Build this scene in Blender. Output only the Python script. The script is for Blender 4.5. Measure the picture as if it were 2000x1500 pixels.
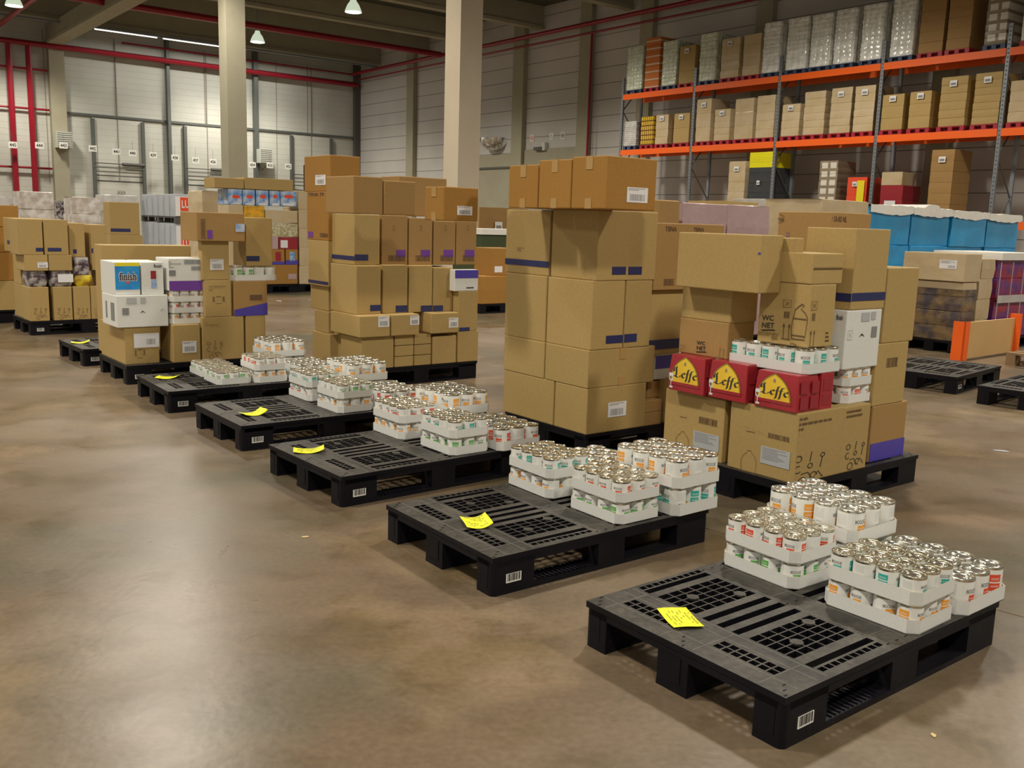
import bpy, math, random
from mathutils import Vector, Matrix
random.seed(7)
PI = math.pi
for o in list(bpy.data.objects): bpy.data.objects.remove(o)
SC = bpy.context.scene
COL = SC.collection

# ------------------------------------------------------------------ camera
F_PX, PITCH, ROLL, CAMH = 1846.0, 0.1697, 0.0305, 1.397
def V3(*a): return Vector(a)
_fw = V3(0, math.cos(PITCH), -math.sin(PITCH)); _up = V3(0, math.sin(PITCH), math.cos(PITCH)); _rt = V3(1, 0, 0)
RT = _rt*math.cos(ROLL)+_up*math.sin(ROLL); UP = -_rt*math.sin(ROLL)+_up*math.cos(ROLL); FW = _fw
CAM = V3(0, 0, CAMH)
cd = bpy.data.cameras.new('camera'); co = bpy.data.objects.new('camera', cd); COL.objects.link(co)
m = Matrix((RT, UP, -FW)).transposed().to_4x4(); m.translation = CAM
co.matrix_world = m
cd.sensor_fit = 'HORIZONTAL'; cd.sensor_width = 36; cd.lens = 36*F_PX/2000; cd.clip_end = 400; cd.clip_start = 0.05
SC.camera = co
# ------------------------------------------------------------------ render look, world
SC.view_settings.view_transform = 'Standard'; SC.view_settings.look = 'None'
SC.view_settings.gamma = 1; SC.view_settings.use_curve_mapping = False
SC.view_settings.exposure = 0.22
W = bpy.data.worlds.new('world'); SC.world = W; W.use_nodes = True
W.node_tree.nodes['Background'].inputs[0].default_value = (1.0, 0.93, 0.80, 1)
W.node_tree.nodes['Background'].inputs[1].default_value = 0.36
# building axes: S runs along the racking towards the camera side, D runs from the hall to the racked wall
T = math.radians(-52.0)
SA = V3(math.cos(T), math.sin(T), 0); DA = V3(-math.sin(T), math.cos(T), 0); R0 = V3(3.89, 37.3, 0)
def SD(s, d, z=0): return R0+SA*s+DA*d+V3(0, 0, z)
LAMP_W = 1900; LAMP_C = (1.0, 0.93, 0.80)
LAMPS = [(s, d) for s in (-20.6, -10.3, 0.0, 10.3, 20.6, 30.9) for d in (-5.9, -17.1, -28.3, -39.5) if (s, d) != (10.3, -17.1)]+[(8.9, -20.6)]
for s, d in LAMPS:
    ld = bpy.data.lights.new('high_bay_light', 'SPOT'); ld.energy = LAMP_W; ld.color = LAMP_C
    ld.spot_size = math.radians(150); ld.spot_blend = 0.6; ld.shadow_soft_size = 0.45
    lo = bpy.data.objects.new('high_bay_light', ld); COL.objects.link(lo); lo.location = SD(s, d, 9.30)

# ------------------------------------------------------------------ pixel rays (used only to read real positions off known planes)
def ray(x, y): return FW+RT*((x-1000)/F_PX)+UP*((750-y)/F_PX)
def atz(x, y, z=0.0):
    d = ray(x, y); return CAM+d*((z-CAMH)/d.z)
def onp(x, y, P, n):
    d = ray(x, y); return CAM+d*((P-CAM).dot(n)/d.dot(n))
def proj(P):
    d = P-CAM; z = d.dot(FW); return 1000+F_PX*d.dot(RT)/z, 750-F_PX*d.dot(UP)/z
def zat(P, py):
    lo, hi = -1.0, 14.0
    for _ in range(40):
        q = (lo+hi)/2
        if proj(V3(P.x, P.y, q))[1] > py: lo = q
        else: hi = q
    return lo
def rsd(x, y, d):                      # pixel -> (s, z) on a plane parallel to the racked wall
    q = onp(x, y, SD(0, d), DA); return (q-R0).dot(SA), q.z
def rld(x, y, s=-25.0):                # pixel -> (d, z) on a plane parallel to the dock wall
    q = onp(x, y, SD(s, 0), SA); return (q-R0).dot(DA), q.z

# ------------------------------------------------------------------ materials
MAT = {}
def mat(name, col, rough=0.6, metal=0.0, spec=0.5, noise=None, bump=0.0, bscale=60, rnd=0.0, emit=None, alpha=None, coat=0, trans=0, fine=None, corr=None):
    m = bpy.data.materials.new(name); m.use_nodes = True; MAT[name] = m
    nt = m.node_tree; N = nt.nodes; L = nt.links; b = N['Principled BSDF']
    b.inputs['Roughness'].default_value = rough; b.inputs['Metallic'].default_value = metal
    b.inputs['Specular IOR Level'].default_value = spec
    c4 = (*col, 1); b.inputs['Base Color'].default_value = c4
    tc = N.new('ShaderNodeTexCoord'); out = None
    if noise:                          # (scale, second colour, contrast)
        sc, c2, k = noise
        n = N.new('ShaderNodeTexNoise'); n.inputs['Scale'].default_value = sc; n.inputs['Detail'].default_value = 6
        L.new(tc.outputs['Object'], n.inputs['Vector'])
        r = N.new('ShaderNodeValToRGB'); r.color_ramp.elements[0].position = .5-k; r.color_ramp.elements[1].position = .5+k
        r.color_ramp.elements[0].color = c4; r.color_ramp.elements[1].color = (*c2, 1)
        L.new(n.outputs['Fac'], r.inputs['Fac']); out = r.outputs['Color']
    if fine:                           # fine speckle
        n = N.new('ShaderNodeTexNoise'); n.inputs['Scale'].default_value = fine[0]; n.inputs['Detail'].default_value = 3
        L.new(tc.outputs['Object'], n.inputs['Vector'])
        mp = N.new('ShaderNodeMapRange'); mp.inputs['From Min'].default_value = .3; mp.inputs['From Max'].default_value = .7
        mp.inputs['To Min'].default_value = 1-fine[1]; mp.inputs['To Max'].default_value = 1+fine[1]
        L.new(n.outputs['Fac'], mp.inputs['Value'])
        mx = N.new('ShaderNodeVectorMath'); mx.operation = 'SCALE'
        if out: L.new(out, mx.inputs[0])
        else: mx.inputs[0].default_value = col
        L.new(mp.outputs[0], mx.inputs['Scale']); out = mx.outputs[0]
    if rnd:
        oi = N.new('ShaderNodeObjectInfo')
        mp = N.new('ShaderNodeMapRange'); mp.inputs['To Min'].default_value = 1-rnd; mp.inputs['To Max'].default_value = 1+rnd
        L.new(oi.outputs['Random'], mp.inputs['Value'])
        mx = N.new('ShaderNodeVectorMath'); mx.operation = 'SCALE'
        if out: L.new(out, mx.inputs[0])
        else: mx.inputs[0].default_value = col
        L.new(mp.outputs[0], mx.inputs['Scale']); out = mx.outputs[0]
    if out: L.new(out, b.inputs['Base Color'])
    if bump:
        n = N.new('ShaderNodeTexNoise'); n.inputs['Scale'].default_value = bscale; n.inputs['Detail'].default_value = 4
        L.new(tc.outputs['Object'], n.inputs['Vector'])
        bp = N.new('ShaderNodeBump'); bp.inputs['Strength'].default_value = bump; bp.inputs['Distance'].default_value = .02
        L.new(n.outputs['Fac'], bp.inputs['Height']); L.new(bp.outputs[0], b.inputs['Normal'])
    if emit: b.inputs['Emission Color'].default_value = (*emit[0], 1); b.inputs['Emission Strength'].default_value = emit[1]
    if alpha is not None: b.inputs['Alpha'].default_value = alpha
    if coat: b.inputs['Coat Weight'].default_value = coat; b.inputs['Coat Roughness'].default_value = .12
    return m
def lined(name, col, line, pitch, width, axis='Z', rough=.6, c2=None, pitch2=None, axis2=None, wob=0.1):
    """flat colour with regular dark joints along an axis (world aligned, object coordinates)"""
    m = mat(name, col, rough, noise=(0.5, c2 or tuple(c*.86 for c in col), .25), spec=.3)
    nt = m.node_tree; N = nt.nodes; L = nt.links; b = N['Principled BSDF']
    src = b.inputs['Base Color'].links[0].from_socket
    tc = N.new('ShaderNodeTexCoord'); sp = N.new('ShaderNodeSeparateXYZ'); L.new(tc.outputs['Object'], sp.inputs[0])
    def ln(ax, p, w):
        a = N.new('ShaderNodeMath'); a.operation = 'MULTIPLY'; a.inputs[1].default_value = 1/p; L.new(sp.outputs[ax], a.inputs[0])
        f = N.new('ShaderNodeMath'); f.operation = 'FRACT'; L.new(a.outputs[0], f.inputs[0])
        g = N.new('ShaderNodeMath'); g.operation = 'LESS_THAN'; g.inputs[1].default_value = w/p; L.new(f.outputs[0], g.inputs[0]); return g.outputs[0]
    fac = ln(axis, pitch, width)
    if pitch2:
        mxx = N.new('ShaderNodeMath'); mxx.operation = 'MAXIMUM'; L.new(fac, mxx.inputs[0]); L.new(ln(axis2, pitch2, width), mxx.inputs[1]); fac = mxx.outputs[0]
    mx = N.new('ShaderNodeMix'); mx.data_type = 'RGBA'; L.new(fac, mx.inputs[0]); L.new(src, mx.inputs[6]); mx.inputs[7].default_value = (*line, 1)
    L.new(mx.outputs[2], b.inputs['Base Color'])
    return m
def hexc(h):
    h = h.lstrip('#'); return tuple(((int(h[i:i+2], 16)/255)+.0)**2.2 for i in (0, 2, 4))
TAN, TAN2, BRN, ORG = (.43, .298, .115), (.395, .27, .10), (.37, .222, .080), (.36, .180, .038)
mat('kraft_tan', TAN, .62, spec=.3, fine=(55, .05), noise=(2.2, TAN2, .3), bump=.03, bscale=25, rnd=.05)
mat('kraft_brown', BRN, .62, spec=.3, fine=(55, .05), noise=(2.2, (.34, .20, .07), .3), bump=.03, bscale=25, rnd=.05)
mat('kraft_orange', ORG, .6, spec=.3, fine=(55, .05), noise=(2.2, (.33, .165, .034), .3), bump=.03, bscale=25, rnd=.05)
mat('kraft_pale', (.62, .45, .22), .6, spec=.3, fine=(55, .04), rnd=.05)
mat('white_board', (.72, .72, .68), .5, spec=.35, fine=(60, .03), rnd=.03)
mat('tray_white', (.70, .70, .67), .55, spec=.3, fine=(90, .03), rnd=.03)
mat('tray_edge', (.48, .42, .32), .8)
mat('ink_black', (.035, .03, .028), .6); mat('ink_brown', (.13, .07, .03), .7); mat('ink_grey', (.22, .22, .22), .6)
mat('ink_faint', (.28, .17, .06), .7)
mat('navy_tape', (.022, .028, .11), .4, rnd=.1); mat('violet', (.16, .045, .33), .5); mat('blueviolet', (.07, .05, .36), .45)
mat('paper', (.74, .73, .74), .55, fine=(60, .03)); mat('paper_grey', (.42, .43, .44), .6)
mat('clear_tape', (.44, .27, .10), .22, spec=.6)
mat('yellow_paper', (.86, .84, .01), .6); mat('yellow_ink', (.30, .30, .03), .7)
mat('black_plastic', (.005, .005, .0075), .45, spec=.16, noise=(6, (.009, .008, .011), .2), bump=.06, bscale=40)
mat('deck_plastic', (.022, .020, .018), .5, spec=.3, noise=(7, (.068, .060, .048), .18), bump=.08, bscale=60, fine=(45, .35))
mat('tin_metal', (.72, .70, .62), .22, metal=1.0); mat('tin_gold', (.78, .74, .62), .2, metal=1.0)
mat('tin_label', (.80, .80, .76), .32, spec=.5)
for n, c in dict(teal=(.03, .42, .35), orange=(.85, .35, .03), red=(.75, .08, .03), green=(.10, .42, .08), blue=(.03, .25, .65)).items(): mat('ink_'+n, c, .4)
mat('leffe_red', (.42, .025, .035), .25, spec=.6, noise=(8, (.30, .02, .03), .3)); mat('leffe_yellow', (.85, .62, .06), .3, noise=(10, (.80, .48, .03), .25)); mat('leffe_gold', (.28, .22, .03), .35)
mat('finish_blue', (.015, .16, .55), .35, noise=(6, (.03, .38, .75), .2)); mat('finish_yellow', (.8, .68, .02), .4)
mat('beige_conc', (.38, .36, .26), .85, spec=.2, noise=(1.5, (.34, .31, .23), .3), fine=(30, .04))
mat('pink_conc', (.62, .54, .42), .85, spec=.2, noise=(1.2, (.54, .46, .35), .3), fine=(30, .04))
mat('red_pipe', (.27, .006, .018), .35, spec=.5); mat('grey_steel', (.13, .14, .13), .5, metal=.4); mat('galv', (.30, .33, .36), .45, metal=.5, noise=(30, (.20, .22, .25), .3))
mat('rack_orange', (.90, .13, .008), .45, spec=.5); mat('rack_blue', (.10, .20, .36), .5)
mat('conduit_grey', (.26, .22, .18), .7); mat('scuff', (.17, .16, .14), .7); mat('dark_steel', (.09, .085, .075), .6); mat('red_plastic', (.34, .012, .03), .5); mat('blue_plastic', (.035, .06, .13), .5)
mat('silver_wrap', (.66, .67, .63), .18, metal=.1, noise=(5, (.92, .92, .88), .15), bump=.5, bscale=12)
mat('green_silver', (.50, .55, .40), .3, metal=.1, noise=(6, (.72, .75, .64), .15), bump=.5, bscale=14)
mat('film_tan', (.58, .47, .32), .25, spec=.6, noise=(2.5, (.50, .38, .20), .25), bump=.3, bscale=8, rnd=.08)
mat('film_pink', (.50, .36, .36), .3, spec=.6, noise=(3, (.42, .29, .31), .25), bump=.25, bscale=8)
mat('film_white', (.62, .60, .57), .28, spec=.6, noise=(4, (.42, .40, .38), .2), bump=.4, bscale=9)
mat('film_blue', (.012, .26, .58), .22, spec=.6, noise=(1.6, (.03, .38, .72), .25), bump=.3, bscale=5)
mat('film_dark', (.045, .05, .055), .2, spec=.7, bump=.6, bscale=7); mat('film_yellow', (.75, .68, .01), .3, bump=.4, bscale=8)
mat('sheet_white', (.74, .72, .66), .5, bump=.4, bscale=6); mat('wood_pale', (.62, .40, .17), .6, noise=(3, (.55, .34, .13), .3)); mat('wood_dark', (.20, .12, .06), .8, noise=(6, (.28, .18, .09), .3))
mat('purple_pack', (.10, .03, .20), .35, noise=(7, (.35, .03, .04), .12)); mat('dark_pack', (.06, .035, .05), .3, noise=(14, (.45, .42, .40), .1), bump=.5, bscale=14)
mat('yellow_pack', (.70, .55, .02), .35, noise=(9, (.25, .12, .02), .1)); mat('blue_pack', (.12, .30, .62), .4, noise=(9, (.55, .60, .70), .1)); mat('field_pack', (.85, .42, .02), .35, noise=(9, (.45, .28, .03), .12))
mat('bin_green', (.045, .06, .02), .6); mat('crimson', (.30, .02, .03), .4); mat('glass_jars', (.36, .30, .12), .15, spec=.7, noise=(18, (.62, .58, .42), .12), bump=.5, bscale=18)
mat('mirror', (.75, .75, .75), .05, metal=1.0); mat('lamp_glow', (1, 1, .95), .4, emit=((1.0, .98, .86), 14)); mat('tube_glow', (1, 1, 1), .4, emit=((1, 1, .95), 2.2)); mat('lamp_shell', (.55, .58, .52), .35); mat('lamp_dome', (.7, .75, .65), .35, emit=((.85, 1.0, .75), .5))
mat('black_rubber', (.012, .012, .012), .7); mat('sign_white', (.75, .75, .70), .6); mat('olive_drab', (.10, .10, .05), .6)
mat('clear_film', (.8, .8, .78), .08, spec=.8, alpha=.22)
# concrete floor
fm = mat('floor_concrete', (.23, .175, .115), .42, spec=.5)
nt = fm.node_tree; N = nt.nodes; L = nt.links; b = N['Principled BSDF']
tc = N.new('ShaderNodeTexCoord')
def noise(sc, det=6, stretch=(1, 1, 1), rot=0):
    mp = N.new('ShaderNodeMapping'); mp.inputs['Scale'].default_value = stretch; mp.inputs['Rotation'].default_value = (0, 0, rot)
    L.new(tc.outputs['Object'], mp.inputs[0]); n = N.new('ShaderNodeTexNoise'); n.inputs['Scale'].default_value = sc; n.inputs['Detail'].default_value = det
    L.new(mp.outputs[0], n.inputs['Vector']); return n.outputs['Fac']
def ramp(src, stops):
    r = N.new('ShaderNodeValToRGB'); e = r.color_ramp.elements
    while len(e) < len(stops): e.new(.5)
    for i, (p, c) in enumerate(stops): e[i].position = p; e[i].color = (*c, 1)
    L.new(src, r.inputs['Fac']); return r.outputs['Color']
def mixc(a, b_, f, mode='MIX'):
    mx = N.new('ShaderNodeMix'); mx.data_type = 'RGBA'; mx.blend_type = mode
    if isinstance(f, float): mx.inputs[0].default_value = f
    else: L.new(f, mx.inputs[0])
    L.new(a, mx.inputs[6]); L.new(b_, mx.inputs[7]); return mx.outputs[2]
c1 = ramp(noise(.42, 4), [(.34, (.092, .088, .056)), (.47, (.150, .106, .066)), (.62, (.200, .150, .100))])
c2 = ramp(noise(1.0, 7, (1, 5, 1), -.66), [(.30, (.88, .88, .87)), (.65, (1.04, 1.03, 1.0))])
c3 = ramp(noise(1.3, 10), [(.50, (1, 1, 1)), (.58, (.76, .75, .62)), (.66, (.97, .95, .88))])
c4 = ramp(noise(42, 5), [(.3, (.86, .86, .86)), (.7, (1.10, 1.10, 1.10))])
c5 = ramp(noise(.8, 10, (1, 1.2, 1), .4), [(.54, (1, 1, 1)), (.61, (1.45, 1.43, 1.38))])
c6 = ramp(noise(5, 8), [(.58, (1, 1, 1)), (.66, (.78, .74, .66))])
o_ = mixc(mixc(mixc(mixc(mixc(c1, c2, 1.0, 'MULTIPLY'), c3, .9, 'MULTIPLY'), c4, 1.0, 'MULTIPLY'), c5, .8, 'MULTIPLY'), c6, .7, 'MULTIPLY')
L.new(o_, b.inputs['Base Color'])
mr = N.new('ShaderNodeMapRange'); mr.inputs['To Min'].default_value = .16; mr.inputs['To Max'].default_value = .46
L.new(noise(1.4, 7), mr.inputs['Value']); L.new(mr.outputs[0], b.inputs['Roughness'])
bp = N.new('ShaderNodeBump'); bp.inputs['Strength'].default_value = .05; bp.inputs['Distance'].default_value = .01; L.new(noise(30, 5), bp.inputs['Height']); L.new(bp.outputs[0], b.inputs['Normal'])
lined('panel_right', (.60, .57, .53), (.20, .19, .18), .66, .03, 'Z', .7, (.50, .48, .45))
lined('panel_left', (.60, .60, .54), (.40, .40, .35), .30, .018, 'Z', .65, (.47, .47, .42))
lined('deck_sheet', (.13, .13, .10), (.055, .055, .045), .30, .12, 'X', .7)
lined('orange_layers', (.62, .20, .05), (.66, .52, .38), .27, .05, 'Z', .4, (.50, .15, .04)); lined('bottle_crates', (.78, .55, .02), (.16, .06, .03), .17, .04, 'Z', .4, (.66, .46, .04), .10, 'X'); lined('patch_boxes', (.74, .70, .62), (.27, .22, .15), .26, .09, 'Z', .35, (.66, .62, .54), .30, 'X')
mat('grey_pack', (.46, .49, .54), .35, spec=.6, noise=(4, (.40, .43, .47), .2)); mat('mixed_bottles', (.075, .065, .075), .2, spec=.7, noise=(6, (.22, .15, .07), .12), bump=.6, bscale=9); mat('film_mix', (.42, .36, .31), .22, spec=.7, noise=(5, (.62, .59, .56), .10), bump=.5, bscale=8)
lined('louvre', (.55, .56, .50), (.12, .12, .10), .10, .045, 'Z', .6)

# ------------------------------------------------------------------ mesh helpers
class MB:
    def __init__(s): s.v = []; s.f = []; s.m = []; s.mats = []
    def mi(s, name):
        if name not in s.mats: s.mats.append(name)
        return s.mats.index(name)
    def quad(s, pts, mt):
        n = len(s.v); s.v += [tuple(p) for p in pts]; s.f.append(tuple(range(n, n+len(pts)))); s.m.append(s.mi(mt))
    def box(s, x0, x1, y0, y1, z0, z1, mt):
        n = len(s.v); s.v += [(x0, y0, z0), (x1, y0, z0), (x1, y1, z0), (x0, y1, z0), (x0, y0, z1), (x1, y0, z1), (x1, y1, z1), (x0, y1, z1)]
        for q in ((0, 3, 2, 1), (4, 5, 6, 7), (0, 1, 5, 4), (1, 2, 6, 5), (2, 3, 7, 6), (3, 0, 4, 7)):
            s.f.append(tuple(n+i for i in q)); s.m.append(s.mi(mt))
    def prism(s, poly, z0, z1, mt, scale_top=1.0):
        n = len(s.v); k = len(poly); cx = sum(p[0] for p in poly)/k; cy = sum(p[1] for p in poly)/k
        s.v += [(x, y, z0) for x, y in poly]+[(cx+(x-cx)*scale_top, cy+(y-cy)*scale_top, z1) for x, y in poly]
        s.f.append(tuple(n+i for i in reversed(range(k)))); s.f.append(tuple(n+k+i for i in range(k))); s.m += [s.mi(mt)]*2
        for i in range(k): j = (i+1) % k; s.f.append((n+i, n+j, n+k+j, n+k+i)); s.m.append(s.mi(mt))
    def lathe(s, prof, seg, mt, cx=0, cy=0):
        n = len(s.v); k = len(prof)
        for i in range(seg):
            a = 2*PI*i/seg; c, sn = math.cos(a), math.sin(a)
            s.v += [(cx+r*c, cy+r*sn, z) for r, z in prof]
        for i in range(seg):
            j = (i+1) % seg
            for q in range(k-1): s.f.append((n+i*k+q, n+j*k+q, n+j*k+q+1, n+i*k+q+1)); s.m.append(s.mi(mt if isinstance(mt, str) else mt[q]))
    def tube(s, pts, r, mt, seg=8):
        pts = [Vector(p) for p in pts]; n = len(s.v); k = len(pts)
        for i, p in enumerate(pts):
            t = (pts[min(i+1, k-1)]-pts[max(i-1, 0)]).normalized(); u = t.cross(V3(0, 0, 1))
            if u.length < .01: u = t.cross(V3(1, 0, 0))
            u.normalize(); w = t.cross(u)
            for j in range(seg):
                a = 2*PI*j/seg; q = p+u*(r*math.cos(a))+w*(r*math.sin(a)); s.v.append(tuple(q))
        for i in range(k-1):
            for j in range(seg):
                jj = (j+1) % seg; s.f.append((n+i*seg+j, n+i*seg+jj, n+(i+1)*seg+jj, n+(i+1)*seg+j)); s.m.append(s.mi(mt))
        s.f.append(tuple(n+j for j in reversed(range(seg)))); s.f.append(tuple(n+(k-1)*seg+j for j in range(seg))); s.m += [s.mi(mt)]*2
    def mesh(s, name, smooth=False):
        me = bpy.data.meshes.new(name); me.from_pydata(s.v, [], s.f)
        for q in s.mats: me.materials.append(MAT[q])
        me.polygons.foreach_set('material_index', s.m)
        if smooth:
            me.polygons.foreach_set('use_smooth', [True]*len(s.f))
            if hasattr(me, 'set_sharp_from_angle'): me.set_sharp_from_angle(angle=math.radians(35))
        me.update(); return me
    def build(s, name, parent=None, smooth=False):
        return link(name, s.mesh(name, smooth), parent)
def link(name, me, parent=None):
    o = bpy.data.objects.new(name, me); COL.objects.link(o)
    if parent: o.parent = parent
    return o
def tag(o, label=None, cat=None, group=None, kind=None):
    if label: o['label'] = label
    if cat: o['category'] = cat
    if group: o['group'] = group
    if kind: o['kind'] = kind
    return o
def empty(name, loc, rz=0.0):
    o = bpy.data.objects.new(name, None); COL.objects.link(o); o.location = loc; o.rotation_euler = (0, 0, rz); o.empty_display_size = .1; return o
def copy_tree(o, parent=None):
    c = o.copy(); COL.objects.link(c); c.parent = parent
    for ch in CH.get(o.name, []): copy_tree(ch, c)
    return c
CH = {}
def reg(root):
    for o in COL.objects:
        if o.parent is not None: 
            CH.setdefault(o.parent.name, [])
            if o not in CH[o.parent.name]: CH[o.parent.name].append(o)
def bevel(o, w=.005, seg=2):
    md = o.modifiers.new('bevel', 'BEVEL'); md.width = w; md.segments = seg; md.limit_method = 'ANGLE'
    return o
_TXT = {}
def text_polys(s, bold=False):
    """letter outlines of a string as (verts, faces) scaled to a 1 x 1 box"""
    key = (s, bold)
    if key in _TXT: return _TXT[key]
    cu = bpy.data.curves.new('lettering', 'FONT'); cu.body = s; cu.size = 1; cu.resolution_u = 2; cu.offset = (.02 if bold is True else float(bold)) if bold else .008
    ob = bpy.data.objects.new('lettering', cu); COL.objects.link(ob)
    dg = bpy.context.evaluated_depsgraph_get(); me = bpy.data.meshes.new_from_object(ob.evaluated_get(dg))
    vs = [tuple(v.co) for v in me.vertices]; fs = [tuple(p.vertices) for p in me.polygons]
    bpy.data.objects.remove(ob); bpy.data.curves.remove(cu); bpy.data.meshes.remove(me)
    x0 = min(v[0] for v in vs); x1 = max(v[0] for v in vs); y0 = min(v[1] for v in vs); y1 = max(v[1] for v in vs)
    vs = [((v[0]-x0)/(x1-x0), (v[1]-y0)/(y1-y0)) for v in vs]
    _TXT[key] = (vs, fs); return _TXT[key]
def strokes(lines, w, nib=None):
    """polylines in a unit box drawn as ribbons; nib = fixed pen angle (broad-pen lettering)"""
    vs, fs = [], []
    for ln in lines:
        n = len(vs); k = len(ln)
        for i, p in enumerate(ln):
            if nib is not None: nx, ny = math.cos(nib), math.sin(nib)
            else:
                a = ln[max(i-1, 0)]; c = ln[min(i+1, k-1)]; dx, dy = c[0]-a[0], c[1]-a[1]; l = math.hypot(dx, dy) or 1; nx, ny = -dy/l, dx/l
            vs += [(p[0]+nx*w/2, p[1]+ny*w/2), (p[0]-nx*w/2, p[1]-ny*w/2)]
        for i in range(k-1): fs.append((n+2*i, n+2*i+1, n+2*i+3, n+2*i+2))
    return vs, fs
def arc(cx, cy, r, a0, a1, n=10, ry=None):
    return [(cx+r*math.cos(math.radians(a0+(a1-a0)*i/n)), cy+(ry or r)*math.sin(math.radians(a0+(a1-a0)*i/n))) for i in range(n+1)]

# ------------------------------------------------------------------ cartons
class Bx:                                # a carton standing in its own frame: x = along the pallet, y = across it
    pass
def facept(b, face, px, py):
    """pixel -> (w, z) on a side face; w runs to the viewer's right"""
    if face == 'R': q = onp(px, py, b.C, b.n_b); return (q-b.C).dot(b.a), q.z-b.z0
    q = onp(px, py, b.C, b.a); return -(q-b.C).dot(b.n_b), q.z-b.z0
def put(mb, face, pts, off):
    return [(w, -off, z) if face == 'R' else (-off, -w, z) for w, z in pts]
def plate(b, face, rect, mt, name='paper_label', bars=None, lines=0, th=.0015, inner='ink_grey', label=None, skew=0.0):
    x0, y0, x1, y1 = rect
    w0, zt = facept(b, face, x0, y0); w1, zb = facept(b, face, x1, y1)
    if face == 'R': w0 = max(w0, .003); w1 = min(w1, b.du-.003)
    else: w0 = max(w0, -b.dv+.003); w1 = min(w1, -.003)
    zt2 = min(max(zt, zb), b.h-.002); zb2 = max(min(zt, zb), .002)
    if w1-w0 < .006 or zt2-zb2 < .004: return None
    mb = MB()
    def slab(w0, w1, z0, z1, o0, o1, mm):
        if face == 'R': mb.box(w0, w1, -o1, -o0, z0, z1, mm)
        else: mb.box(-o1, -o0, -w1, -w0, z0, z1, mm)
    slab(w0, w1, zb2, zt2, 0, th, mt)
    W_, H_ = w1-w0, zt2-zb2
    if bars:
        bx0, bx1, bz0, bz1 = bars; x = bx0; rr = random.Random(int(w0*1000)+int(zb2*777))
        while x < bx1:
            t = rr.choice((.012, .02, .03)); slab(w0+W_*x, w0+W_*min(x+t, bx1), zb2+H_*bz0, zb2+H_*bz1, th, th+.0005, inner); x += t+rr.choice((.015, .02, .03))
    for i in range(lines):
        z = .93-i*.09; rr = random.Random(i); slab(w0+W_*.06, w0+W_*rr.uniform(.5, .92), zb2+H_*(z-.035), zb2+H_*z, th, th+.0005, inner)
    o = mb.build(name, b.ob)
    if label: o['label'] = label
    return o
def ink(b, face, rect, shape, mt='ink_brown', name='printed_mark', off=.0012, name2=None, tilt=0.0):
    """lettering or line drawing on a face; shape = string or (verts, faces)"""
    x0, y0, x1, y1 = rect
    w0, zt = facept(b, face, x0, y0); w1, zb = facept(b, face, x1, y1)
    lo, hi = (0.002, b.du-.002) if face == 'R' else (-b.dv+.002, -.002)
    vs, fs = text_polys(shape, True) if isinstance(shape, str) else shape
    mb = MB(); mb.mi(mt)
    pts = []
    for x, y in vs:
        w = min(max(w0+(w1-w0)*x, lo), hi); z = min(max(zb+(zt-zb)*y+tilt*(x-.5)*(w1-w0), .002), b.h-.002); pts.append((w, z))
    mb.v = put(mb, face, pts, off); mb.f = list(fs); mb.m = [0]*len(fs)
    o = mb.build(name, b.ob); return o
RECTS = []
def _rect(C, yaw, du, dv, e=.004):
    a = V3(math.cos(yaw), math.sin(yaw), 0); n = V3(-math.sin(yaw), math.cos(yaw), 0)
    return [(C+a*e+n*e), (C+a*(du-e)+n*e), (C+a*(du-e)+n*(dv-e)), (C+a*e+n*(dv-e))]
def _hit(A, B):
    for P, Q in ((A, B), (B, A)):
        for i in range(4):
            ex, ey = P[(i+1) % 4].x-P[i].x, P[(i+1) % 4].y-P[i].y; nx, ny = -ey, ex
            if min(p.x*nx+p.y*ny for p in A) > max(p.x*nx+p.y*ny for p in B) or min(p.x*nx+p.y*ny for p in B) > max(p.x*nx+p.y*ny for p in A): return False
    return True
def fit(C, yaw, du, dv, z0, h, shr):
    """pull in the hidden depth of a carton until it stands clear of its neighbours"""
    near = [r for r in RECTS if r[1] < z0+h-.006 and r[2] > z0+.006 and (r[0][0]-C).length < 2.5]
    for _ in range(40):
        if not shr or not any(_hit(_rect(C, yaw, du, dv), r[0]) for r in near): break
        if 'v' in shr and dv > .09: dv *= .93
        if 'u' in shr and du > .09: du *= .93
    RECTS.append((_rect(C, yaw, du, dv), z0, z0+h)); return du, dv
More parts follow.
